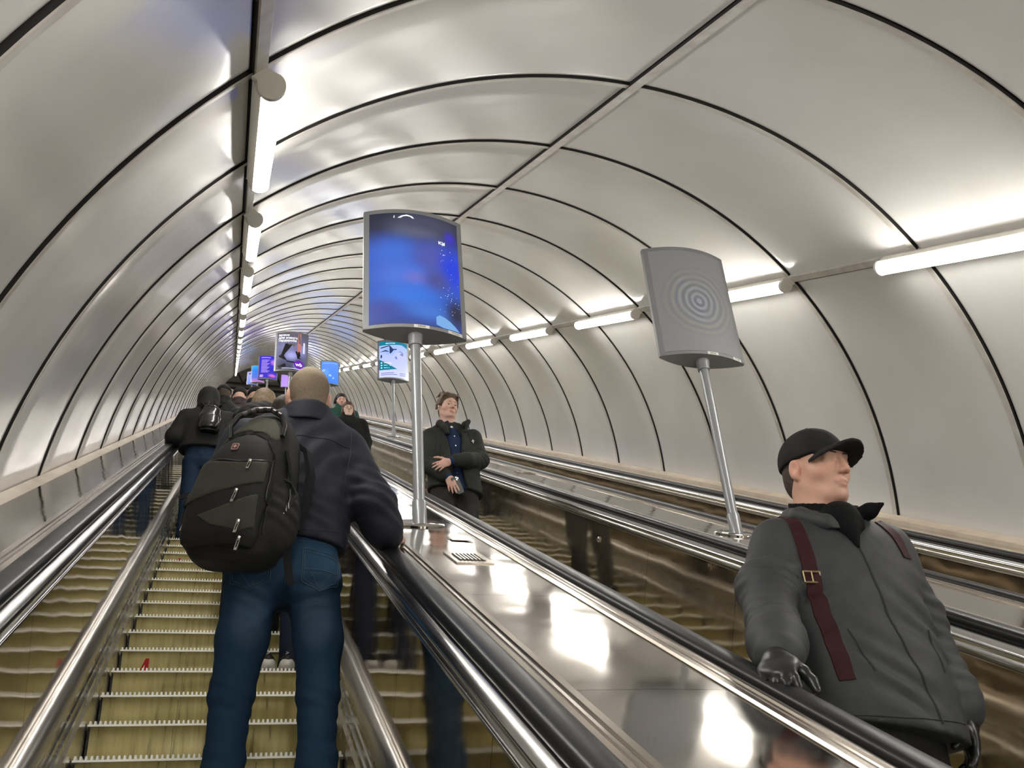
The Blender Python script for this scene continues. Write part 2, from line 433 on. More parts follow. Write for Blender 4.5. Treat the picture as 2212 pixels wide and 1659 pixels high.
# ---------------------------------------------------------------- upper hall beyond the shaft
def build_hall():
    top = W(0, 0, SHI); y0 = top.y - .5; zf = W(0, -1.36, SHI - .3).z
    b = MB().box((-9, y0 + 1.2, zf - .2), (13, y0 + 32, zf)).build('floor_hall', M['floor'])
    tag(b, 'stone floor of the upper hall', 'floor', kind='structure')
    b = MB().box((-9, y0 + 32, zf), (13, y0 + 32.3, zf + 9)).build('wall_far', M['hall'])
    tag(b, 'dim far wall of the upper hall', 'wall', kind='structure')
    b = MB().box((-9, y0 + 1.0, zf + 7.0), (13, y0 + 32, zf + 7.3)).build('ceiling_hall', M['hall'])
    tag(b, 'dark ceiling of the upper hall above the trusses', 'ceiling', kind='structure')
    for i in range(7):
        y = y0 + 4 + i * 3.6; z = zf + 3.9 + .15 * (i % 2)
        m = MB()
        m.box((-9, y - .08, z), (13, y + .08, z + .16)); m.box((-9, y - .08, z + 1.5), (13, y + .08, z + 1.66))
        for j in range(16):
            x = -9 + 22 * j / 16
            m.tube([(x, y, z + .1), (x + .69, y, z + 1.55)], .06, 6); m.tube([(x + .69, y, z + 1.55), (x + 1.375, y, z + .1)], .06, 6)
        t = m.build(f'trim_{i + 1}', M['truss'])
        tag(t, 'dark steel roof truss across the upper hall', 'truss', 'roof trusses of the upper hall', 'structure')
    for i in range(3):
        for j in range(2):
            x = -1.5 + j * 6.5; y = y0 + 5.5 + i * 7
            t = empty('hall_lamp', (x, y, zf + 3.4))
            MB().box((-.9, -.09, 0), (.9, .09, .1)).build('housing', M['lampcap'], t)
            MB().box((-.88, -.08, -.03), (.88, .08, -.001)).build('diffuser', M['lamp'], t)
            MB().tube([(0, 0, .1), (0, 0, 3.6)], .012, 6).build('hanger', M['truss'], t)
            tag(t, f"{('nearest', 'middle', 'farthest')[i]} {('left', 'right')[j]} hanging strip lamp in the upper hall", 'lamp', 'strip lamps of the upper hall')
build_hall()

# ---------------------------------------------------------------- advertising posts
SCR = .60
SW, SH = .58, .83           # sign width and height
def bow(u): return .074 * (1 - (2 * u - 1) ** 2)       # lens plan: depth of the face at u
def sp(u, v, off=0.0, w0=.028, h0=.022, h1=.030):
    """a point on the bowed screen: u to the right, v up, both 0..1, seen from below the slope"""
    x = -SW / 2 + w0 + u * (SW - 2 * w0); uu = (x + SW / 2) / SW
    return Vector((x, -.012 - bow(uu) - off, h0 + h1 * .0 + v * (SH - h0 - h1)))
def emat(name, col, s=1.0):
    return node_mat(name, tuple(c * .25 for c in col), .25, emis=col, estr=s * SCR, spec=.5)
def on_screen(name, polys, mat, parent, off=.0012):
    """flat printed shapes wrapped onto the bowed screen"""
    bm = bmesh.new()
    for pl in polys:
        vs = [bm.verts.new((x, y, 0)) for x, y in pl]
        if len(vs) > 2: bm.faces.new(vs)
    bmesh.ops.triangulate(bm, faces=bm.faces[:])
    for i in range(1, 14):
        g = bm.verts[:] + bm.edges[:] + bm.faces[:]
        bmesh.ops.bisect_plane(bm, geom=g, plane_co=(i / 14, 0, 0), plane_no=(1, 0, 0), dist=1e-6)
    for v in bm.verts: v.co = sp(v.co.x, v.co.y, off)
    me = bpy.data.meshes.new(name); bm.to_mesh(me); bm.free(); me.materials.append(mat)
    return obj(name, me, parent)
def text_polys(body, x, y, size, mat, parent, name='lettering', off=.0018, asp=None, bold=0.0, mapper=None, align='LEFT'):
    cu = bpy.data.curves.new(name, 'FONT'); cu.body = body; cu.size = 1.0; cu.resolution_u = 2; cu.offset = bold; cu.align_x = align
    t = bpy.data.objects.new(name, cu); COL.objects.link(t)
    dg = bpy.context.evaluated_depsgraph_get(); me = bpy.data.meshes.new_from_object(t.evaluated_get(dg))
    bpy.data.objects.remove(t); bpy.data.curves.remove(cu)
    asp = asp if asp is not None else (SH / SW)
    bm = bmesh.new(); bm.from_mesh(me); bpy.data.meshes.remove(me)
    for v in bm.verts: v.co = Vector((x + v.co.x * size * asp, y + v.co.y * size, 0))
    if mapper is None:
        for i in range(1, 14):
            g = bm.verts[:] + bm.edges[:] + bm.faces[:]
            bmesh.ops.bisect_plane(bm, geom=g, plane_co=(i / 14, 0, 0), plane_no=(1, 0, 0), dist=1e-6)
        for v in bm.verts: v.co = sp(v.co.x, v.co.y, off)
    else:
        for v in bm.verts: v.co = mapper(v.co.x, v.co.y)
    me = bpy.data.meshes.new(name); bm.to_mesh(me); bm.free(); me.materials.append(mat)
    return obj(name, me, parent)
def disc(cx, cy, r, k=24, asp=SW / SH, sx=1.0): return [(cx + r * sx / asp * math.cos(2 * math.pi * i / k), cy + r * math.sin(2 * math.pi * i / k)) for i in range(k)]

def uv_screen_mat(name, build):
    m = bpy.data.materials.new(name); m.use_nodes = True
    N, L, b = nodes(m); b.inputs['Roughness'].default_value = .2; b.inputs['Base Color'].default_value = (.02, .02, .03, 1)
    uv = N.new('ShaderNodeUVMap'); uv.uv_map = 'UVMap'
    sx = N.new('ShaderNodeSeparateXYZ'); L.new(uv.outputs[0], sx.inputs[0])
    build(m, N, L, b, uv, sx); return m
def blob_layers(blobs, bg, strength):
    """smooth colour blobs (u, v, ru, rv, colour) over a vertical ramp"""
    def build(m, N, L, b, uv, sx):
        rp = N.new('ShaderNodeValToRGB'); e = rp.color_ramp.elements
        while len(e) < len(bg): e.new(.5)
        for el, (p, c) in zip(e, bg): el.position = p; el.color = (*c, 1)
        L.new(sx.outputs[1], rp.inputs[0]); cur = rp.outputs[0]
        for (u, v, ru, rv, c) in blobs:
            mp = N.new('ShaderNodeMapping'); mp.vector_type = 'POINT'
            mp.inputs['Scale'].default_value = (1 / ru, 1 / rv, 1); mp.inputs['Location'].default_value = (-u / ru, -v / rv, 0)
            ln = N.new('ShaderNodeVectorMath'); ln.operation = 'LENGTH'; L.new(uv.outputs[0], mp.inputs[0]); L.new(mp.outputs[0], ln.inputs[0])
            mr = N.new('ShaderNodeMapRange'); mr.interpolation_type = 'SMOOTHERSTEP'
            mr.inputs['From Min'].default_value = 1.0; mr.inputs['From Max'].default_value = .0; L.new(ln.outputs['Value'], mr.inputs['Value'])
            mx = N.new('ShaderNodeMix'); mx.data_type = 'RGBA'; L.new(mr.outputs[0], mx.inputs['Factor']); L.new(cur, mx.inputs['A']); mx.inputs['B'].default_value = (*c, 1)
            cur = mx.outputs['Result']
        L.new(cur, b.inputs['Emission Color']); b.inputs['Emission Strength'].default_value = strength * SCR
    return build
def lin(r, g, b): return tuple(((c / 255) / 12.92 if c <= 10 else ((c / 255 + .055) / 1.055) ** 2.4) for c in (r, g, b))

def screen_mesh(parent, mat):
    nu, nv = 20, 6; v = []; f = []
    for j in range(nv + 1):
        for i in range(nu + 1): v.append(sp(i / nu, j / nv, 0))
    for j in range(nv):
        for i in range(nu):
            a = j * (nu + 1) + i; f.append((a, a + 1, a + nu + 2, a + nu + 1))
    me = mesh_from('screen', v, f, [mat], smooth=True)
    ul = me.uv_layers.new(name='UVMap')
    for lp in me.loops:
        i = lp.vertex_index % (nu + 1); j = lp.vertex_index // (nu + 1); ul.data[lp.index].uv = (i / nu, j / nv)
    return obj('screen', me, parent)

def sign_frame_mesh():
    b = MB(); K = 24; d0 = .010
    us = [i / K for i in range(K + 1)]
    front = [(-SW / 2 + u * SW, -d0 - bow(u)) for u in us]; back = [(-SW / 2 + u * SW, d0 + bow(u)) for u in us][::-1]
    out = front + back; m = len(out)
    def cap(z0, z1, mi):
        vs = [(x, y, z0) for x, y in out] + [(x, y, z1) for x, y in out]
        b.add(vs, [tuple(range(m))[::-1], tuple(m + i for i in range(m))] + [(i, (i + 1) % m, m + (i + 1) % m, m + i) for i in range(m)], mi)
    cap(0, .022, 0); cap(SH - .030, SH, 0)
    # side stiles
    for s in (-1, 1):
        n = 3; xs = [s * (SW / 2 - t) for t in (0, .014, .029)]
        fr = [(x, -d0 - bow((x + SW / 2) / SW) - .0025) for x in xs]; bk = [(x, d0 + bow((x + SW / 2) / SW) + .0025) for x in xs][::-1]
        o = fr + bk; q = len(o)
        vs = [(x, y, .004) for x, y in o] + [(x, y, SH - .004) for x, y in o]
        b.add(vs, [tuple(range(q))[::-1], tuple(q + i for i in range(q))] + [(i, (i + 1) % q, q + (i + 1) % q, q + i) for i in range(q)], 0)
    # closed core behind the screens
    ins = [(x * .93, y * .80) for x, y in out]
    vs = [(x, y, .02) for x, y in ins] + [(x, y, SH - .028) for x, y in ins]
    b.add(vs, [(i, (i + 1) % m, m + (i + 1) % m, m + i) for i in range(m)], 1)
    return b.mesh('frame', [M['grey'], M['gap']], True, 30)

def build_signs():
    FR = sign_frame_mesh()
    white = emat('print_white', (1, 1, 1), 1.0); cream = emat('print_pale', (.8, .84, 1.0), .9)
    sticker = node_mat('sticker_white', (.75, .74, .70), .5); ink = node_mat('ink_black', (.01, .01, .01), .6)
    def post(x, s, label, hgt=1.105, off=True, yaw=0.0):
        P = W(x, -.586, s)
        t = empty('advertising_post', P); t.rotation_euler.z = yaw
        tag(t, label, 'sign', 'advertising screens on posts between the escalators')
        # flange lies on the slope
        fl = [(.125 * math.cos(2 * math.pi * i / 32), .125 * math.sin(2 * math.pi * i / 32)) for i in range(32)]
        m = MB(); vs = []
        for r, n in ((1.0, 0), (1.0, .006), (.96, .010)): vs += [W(a * r, n, b * r) for a, b in fl]
        fs = [(k * 32 + i, k * 32 + (i + 1) % 32, k * 32 + 32 + (i + 1) % 32, k * 32 + 32 + i) for k in range(2) for i in range(32)] + [tuple(64 + i for i in range(32)), tuple(range(32))[::-1]]
        m.add(vs, fs); m.build('flange', M['deck'], t)
        MB().lathe([(.036, -.02), (.036, .115), (.033, .122), (.0, .122)], seg=28).build('socket', M['greyl'], t)
        MB().lathe([(.029, .1), (.029, hgt - .05), (.0, hgt - .05)], seg=28).build('pole', M['greyl'], t)
        MB().lathe([(.0, hgt - .068), (.036, hgt - .068), (.0385, hgt - .060), (.0385, hgt - .028), (.043, hgt - .02), (.043, hgt + .001), (.0, hgt + .001)], seg=28).build('collar', M['grey'], t)
        fr = obj('frame', FR, t, (0, 0, hgt))
        return t, fr
    def stick(fr, txt, u0, u1, size, nm='label_sticker'):
        """small white sticker with printing on the lower rail"""
        def mp(u, z, off):
            x = -SW / 2 + u * SW; return Vector((x, -.010 - bow(u) - off, z))
        k = 6; v = []; f = []
        for i in range(k + 1):
            u = u0 + (u1 - u0) * i / k; v += [mp(u, .001, .001), mp(u, .021, .001)]
        for i in range(k): f.append((2 * i, 2 * i + 2, 2 * i + 3, 2 * i + 1))
        st = obj(nm, mesh_from(nm, v, f, [sticker]), fr)
        text_polys(txt, 0, 0, 1, ink, st, 'print', mapper=lambda x, y: mp((u0 + u1) / 2 + x * size / SW, .0055 + y * size, .0018), align='CENTER', asp=1.0, bold=.01)
    D0, D1 = (CEN[0] + CEN[1]) / 2 - .010, (CEN[1] + CEN[2]) / 2 + .02
    # 1: night-sky poster, right in front
    t, fr = post(D0, 4.757, 'large blue night-sky advertising screen on a grey post, nearest to the viewer', 1.115)
    sm = uv_screen_mat('screen_nightsky', blob_layers([
        (.5, .85, .5, .16, lin(92, 96, 118)), (.62, .93, .7, .14, lin(66, 68, 92)), (.25, .62, .52, .26, lin(58, 108, 215)), (.68, .60, .38, .28, lin(76, 84, 172)),
        (.93, .55, .30, .34, lin(20, 60, 225)), (.9, .84, .12, .10, lin(55, 45, 190)), (.35, .42, .55, .2, lin(72, 116, 222)), (.50, .40, .26, .10, lin(106, 112, 204)),
        (.72, .40, .26, .18, lin(70, 76, 150)), (.42, .24, .6, .20, lin(52, 118, 226)), (.12, .12, .4, .16, lin(60, 78, 165)), (.62, .12, .42, .13, lin(62, 118, 212)), (.95, .16, .22, .22, lin(34, 34, 58))],
        [(0, lin(50, 74, 150)), (.3, lin(44, 90, 196)), (.62, lin(52, 84, 176)), (.86, lin(40, 42, 66)), (1, lin(30, 30, 48))], 1.0))
    sc = screen_mesh(fr, sm)
    earth = emat('print_earth', lin(120, 170, 226), .9)
    on_screen('planet_print', [[(.70, .085), (.74, .105), (.80, .095), (.86, .072), (.92, .04), (.97, .005), (.78, .002), (.70, .02)]], earth, sc)
    on_screen('ring_print', [[(.30, .952), (.335, .952), (.36, .966), (.40, .972), (.44, .966), (.465, .952), (.485, .952), (.46, .974), (.40, .986), (.34, .974)], [(.255, .952), (.268, .952), (.268, .975), (.262, .975)]], white, sc)
    text_polys('ки', .755, .755, .052, white, sc, bold=.02)
    r = random.Random(3); st = []
    for i in range(46):
        u = r.uniform(.74, .985); v = .13 + r.random() * .62 if r.random() < .8 else r.uniform(.2, .36)
        st.append(disc(u, v, r.choice((.0016, .002, .0026, .0036)), 6))
    on_screen('star_print', st, emat('print_star', (.75, .88, 1), 1.0), sc)
    stick(fr, '0490А', .46, .61, .017); stick(fr, 'ЭП/2/А', .80, .955, .015)
    # 2: grey swirl
    def swirl(m, N, L, b, uv, sx):
        mp = N.new('ShaderNodeMapping'); mp.inputs['Location'].default_value = (-.53, -.49 * 1.36, 0); mp.inputs['Scale'].default_value = (1, 1.36, 1)
        nz = N.new('ShaderNodeTexNoise'); nz.inputs['Scale'].default_value = 3.2; nz.inputs['Detail'].default_value = 2
        L.new(uv.outputs[0], nz.inputs['Vector'])
        ad = N.new('ShaderNodeVectorMath'); ad.operation = 'MULTIPLY_ADD'; ad.inputs[1].default_value = (.07, .07, 0); L.new(nz.outputs['Color'], ad.inputs[0])
        L.new(uv.outputs[0], mp.inputs[0]); L.new(mp.outputs[0], ad.inputs[2])
        sb = N.new('ShaderNodeVectorMath'); sb.operation = 'SUBTRACT'; sb.inputs[1].default_value = (.035, .035, 0); L.new(ad.outputs[0], sb.inputs[0])
        ln = N.new('ShaderNodeVectorMath'); ln.operation = 'LENGTH'; L.new(sb.outputs[0], ln.inputs[0])
        wv = N.new('ShaderNodeMath'); wv.operation = 'MULTIPLY'; wv.inputs[1].default_value = 78; L.new(ln.outputs['Value'], wv.inputs[0])
        sn = N.new('ShaderNodeMath'); sn.operation = 'SINE'; L.new(wv.outputs[0], sn.inputs[0])
        n2 = N.new('ShaderNodeTexNoise'); n2.inputs['Scale'].default_value = 4.5; L.new(uv.outputs[0], n2.inputs['Vector'])
        fall = N.new('ShaderNodeMapRange'); fall.inputs['From Min'].default_value = .05; fall.inputs['From Max'].default_value = .52; fall.inputs['To Min'].default_value = 1; fall.inputs['To Max'].default_value = .0
        L.new(ln.outputs['Value'], fall.inputs['Value'])
        mu = N.new('ShaderNodeMath'); mu.operation = 'MULTIPLY'; L.new(sn.outputs[0], mu.inputs[0]); L.new(fall.outputs[0], mu.inputs[1])
        mu2 = N.new('ShaderNodeMath'); mu2.operation = 'MULTIPLY'; L.new(mu.outputs[0], mu2.inputs[0]); L.new(n2.outputs['Fac'], mu2.inputs[1])
        rp = N.new('ShaderNodeValToRGB'); e = rp.color_ramp.elements
        for q in range(3): e.new(.5)
        for el, (p_, c) in zip(e, [(.0, lin(104, 108, 124)), (.36, lin(126, 128, 134)), (.5, lin(136, 136, 137)), (.62, lin(144, 142, 136)), (.9, lin(150, 160, 178))]): el.position = p_; el.color = (*c, 1)
        mr = N.new('ShaderNodeMapRange'); mr.inputs['From Min'].default_value = -.6; mr.inputs['From Max'].default_value = .6; L.new(mu2.outputs[0], mr.inputs['Value'])
        L.new(mr.outputs[0], rp.inputs[0]); b.inputs['Emission Strength'].default_value = .16
        dk = N.new('ShaderNodeMix'); dk.data_type = 'RGBA'; dk.blend_type = 'MULTIPLY'; dk.inputs['Factor'].default_value = 1; dk.inputs['B'].default_value = (.8, .8, .8, 1); L.new(rp.outputs[0], dk.inputs['A'])
        L.new(rp.outputs[0], b.inputs['Emission Color']); L.new(dk.outputs['Result'], b.inputs['Base Color']); b.inputs['Roughness'].default_value = .35
        mx = N.new('ShaderNodeMath'); mx.operation = 'MULTIPLY'; mx.inputs[1].default_value = .35; L.new(rp.outputs[0], mx.inputs[0])
        bp = N.new('ShaderNodeBump'); bp.inputs['Strength'].default_value = .5; bp.inputs['Distance'].default_value = .004; L.new(mu2.outputs[0], bp.inputs['Height']); L.new(bp.outputs[0], b.inputs['Normal'])
    t, fr = post(D1, 4.93, 'grey advertising screen with concentric swirl rings, on the right-hand post', 1.15)
    screen_mesh(fr, uv_screen_mat('screen_swirl', swirl)); stick(fr, '0496А', .50, .63, .016); stick(fr, 'ЭП/2/Б', .83, .95, .014)
    # 3: pale teal poster
    t, fr = post(D1, 17.15, 'pale lilac and teal advertising screen on the post behind the young man', 1.15)
    sc = screen_mesh(fr, uv_screen_mat('screen_teal', blob_layers([(.35, .75, .4, .2, lin(150, 178, 240)), (.75, .62, .35, .22, lin(196, 200, 250))], [(0, lin(210, 216, 250)), (.5, lin(184, 196, 250)), (1, lin(160, 188, 240))], 1.15)))
    teal = emat('print_teal', lin(10, 120, 150), 1.0); navy = emat('print_navy', lin(38, 52, 96), .9); mid = emat('print_mid', lin(120, 128, 190), 1.0)
    on_screen('teal_wedge', [[(0, .20), (0, .50), (.30, .36), (.62, .235), (.3, .2)]], teal, sc); on_screen('teal_header', [[(0, .88), (0, 1), (1, 1), (1, .86), (.8, .93), (.4, .9)]], teal, sc)
    on_screen('drawing_print', [[(.05, .80), (.35, .86), (.42, .78), (.36, .66), (.40, .66), (.47, .79), (.62, .80), (.60, .77), (.50, .76), (.44, .82), (.36, .89), (.05, .83)], [(0, .70), (.22, .755), (.36, .70), (.2, .715)], [(.05, .52), (.10, .55), (.1, .62), (.05, .62)]], navy, sc)
    on_screen('drawing_line', [[(.62, .70), (.75, .76), (.86, .70), (.84, .62), (.72, .64), (.74, .67), (.80, .69), (.74, .73)], [(.60, .60), (.52, .54), (.62, .5), (.63, .52)]], mid, sc)
    on_screen('bullet_print', [disc(.08, .40, .018), disc(.08, .33, .018), disc(.08, .262, .018), [(.16, .395), (.42, .38), (.42, .395), (.16, .41)], [(.16, .325), (.38, .315), (.38, .33), (.16, .34)], [(.16, .258), (.34, .252), (.34, .267), (.16, .273)], [(.22, .93), (.55, .945), (.55, .965), (.22, .95)]], white, sc)
    on_screen('text_print', [[(.06, .10), (.50, .115), (.50, .135), (.06, .12)], [(.06, .055), (.62, .07), (.62, .09), (.06, .075)], [(.70, .06), (.92, .08), (.92, .10), (.70, .08)], [(.70, .11), (.92, .13), (.92, .15), (.70, .13)]], mid, sc)
    # 4: dark boots poster
    t, fr = post(D0, 17.1, 'advertising screen with striding dark boots and a purple wb roundel', 1.13)
    sc = screen_mesh(fr, uv_screen_mat('screen_boots', blob_layers([(.35, .62, .45, .25, lin(132, 132, 176)), (.5, .38, .35, .2, lin(178, 178, 244)), (.75, .1, .3, .15, lin(160, 158, 226)), (.85, .55, .22, .25, lin(150, 146, 204)), (.15, .15, .3, .2, lin(70, 70, 100))], [(0, lin(46, 46, 66)), (.25, lin(92, 92, 130)), (.6, lin(120, 120, 160)), (1, lin(86, 82, 96))], 1.0)))
    black = emat('print_black', lin(22, 20, 26), .6); skin = emat('print_skin', lin(186, 120, 112), 1.0); purple = emat('print_purple', lin(104, 36, 172), 1.0); grey = emat('print_grey', lin(110, 106, 118), .8)
    on_screen('coat_print', [[(.42, 1), (.60, .80), (.76, .72), (.92, .66), (.80, .80), (.74, 1)], [(.30, .72), (.62, .70), (.60, .62), (.42, .66)]], grey, sc)
    on_screen('leg_print', [[(.70, 1), (.80, 1), (.815, .62), (.79, .46), (.70, .46), (.68, .62)]], skin, sc)
    on_screen('boot_print', [[(.28, .70), (.52, .68), (.42, .56), (.30, .44), (.25, .37), (.33, .27), (.36, .24), (.24, .27), (.10, .33), (.08, .37), (.16, .40), (.20, .50)],
                             [(.62, .50), (.78, .50), (.80, .40), (.77, .34), (.84, .31), (.70, .31), (.68, .38)], [(.30, .24), (.72, .20), (.74, .17), (.36, .20)], [(.05, .10), (.30, .16), (.34, .08), (.1, .04)]], black, sc)
    rd = on_screen('roundel', [disc(.76, .155, .115, 28)], purple, sc, .002)
    text_polys('wb', .76, .112, .13, white, rd, off=.003, align='CENTER', bold=.025)
    for i, tx in enumerate(('время', 'для нового', 'гардероба')): text_polys(tx, .05, .905 - i * .075, .082, white, sc, bold=.03)
    on_screen('caption_print', [[(.2, .025), (.8, .025), (.8, .04), (.2, .04)], [(.88, .48), (.94, .48), (.94, .76), (.91, .78), (.88, .76)]], cream, sc)
    # 5..: farther posts
    def plain(x, s, lab, grad, blobs, extra=None, st=1.15):
        t, fr = post(x, s, lab, 1.14)
        sc = screen_mesh(fr, uv_screen_mat('screen_far', blob_layers(blobs, grad, st)))
        if extra: extra(sc)
    plain(D1, 29.5, 'bright sky-blue advertising screen right of the cropped-haired head', [(0, lin(60, 130, 235)), (1, lin(96, 150, 250))], [(.3, .5, .3, .3, lin(100, 160, 245))],
          lambda sc: on_screen('figure_print', [disc(.14, .58, .06, 14), disc(.5, .36, .05, 12), [(.42, .31), (.62, .31), (.60, .35), (.44, .35)], [(.60, .2), (.70, .26), (.76, .22), (.72, .32), (.66, .24)], [(.1, .89), (.9, .91), (.9, .93), (.1, .915)]], emat('print_ice', lin(160, 200, 252), 1.0), sc))
    plain(D0, 29.45, 'violet-blue advertising screen with rows of white text, left of the boots poster', [(0, lin(50, 40, 190)), (1, lin(44, 34, 200))], [(.8, .72, .3, .2, lin(190, 120, 220)), (.75, .12, .35, .12, lin(214, 110, 200))],
          lambda sc: on_screen('text_print', [[(.12, .80 - i * .055), (.12 + .45 * (1 - .15 * (i % 3)), .80 - i * .055), (.12 + .45 * (1 - .15 * (i % 3)), .825 - i * .055), (.12, .825 - i * .055)] for i in range(11)] + [[(.1, .90), (.62, .90), (.62, .94), (.1, .94)], [(.06, .04), (.24, .04), (.24, .15), (.06, .15)]], emat('print_lilac', lin(190, 160, 240), 1.0), sc))
    plain(D0, 41.8, 'cyan to blue gradient advertising screen behind the violet one', [(0, lin(190, 120, 190)), (.3, lin(70, 110, 220)), (.7, lin(0, 120, 235)), (1, lin(10, 170, 250))], [])
    plain(D1, 41.8, 'small blue advertising screen hidden behind the cropped-haired head', [(0, lin(80, 110, 220)), (1, lin(110, 140, 250))], [])
    plain(D0, 55.5, 'farthest pale blue advertising screen at the left', [(0, lin(120, 140, 240)), (1, lin(170, 180, 255))], [(.25, .85, .25, .12, lin(40, 40, 70)), (.6, .2, .2, .12, lin(220, 230, 255))])
    plain(D1, 55.5, 'farthest pink-lilac advertising screen under the boots poster', [(0, lin(190, 150, 235)), (1, lin(180, 140, 240))], [])
    # small fittings let into the decks
    def grille(x, s, label):
        P = W(x, -.584, s); t = empty('vent_grille', P); tag(t, label, 'grille')
        def q(a, n, b): return W(a, n, b)
        def slab(a0, a1, b0, b1, n0, n1):
            return [q(a0, n0, b0), q(a1, n0, b0), q(a1, n0, b1), q(a0, n0, b1), q(a0, n1, b0), q(a1, n1, b0), q(a1, n1, b1), q(a0, n1, b1)], [(0, 3, 2, 1), (4, 5, 6, 7), (0, 1, 5, 4), (1, 2, 6, 5), (2, 3, 7, 6), (3, 0, 4, 7)]
        MB().add(*slab(-.075, .075, -.125, .125, -.002, .003)).build('frame', M['trim'], t)
        MB().add(*slab(-.052, .052, -.075, .075, .003, .0045)).build('opening', M['gap'], t)
        for i in range(7):
            b0 = -.050 + i * .0150
            m = MB(); v, f = slab(b0, b0 + .0075, -.074, .074, .0045, .008); m.add(v, f); m.build('slat', M['trim'], t)
    grille(.94, 3.74, 'small slotted steel vent in the deck below the nearest post')
    grille(2.84, 9.27, 'slotted steel vent in the far deck near the young man')
    t = MB(); P = W(1.03, -.584, 4.28)
    t.add([W(-.05, .001, -.06), W(.05, .001, -.06), W(.05, .001, .06), W(-.05, .001, .06), W(-.05, .003, -.06), W(.05, .003, -.06), W(.05, .003, .06), W(-.05, .003, .06)], [(0, 3, 2, 1), (4, 5, 6, 7), (0, 1, 5, 4), (1, 2, 6, 5), (2, 3, 7, 6), (3, 0, 4, 7)])
    o = t.build('cover_plate', M['trim']); o.location = P; tag(o, 'small square steel cover plate on the deck near the post foot', 'plate')
    o = MB().lathe([(.0, 0), (.02, 0), (.02, .006), (.012, .012), (.0, .013)], seg=16).build('lock_button', M['chrome'])
    o.rotation_euler = (0, -math.pi / 2, 0); o.location = W(CEN[1] + .567, -.80, 6.1); tag(o, 'small round chrome lock on the far side panel of the middle escalator', 'lock')
build_signs()

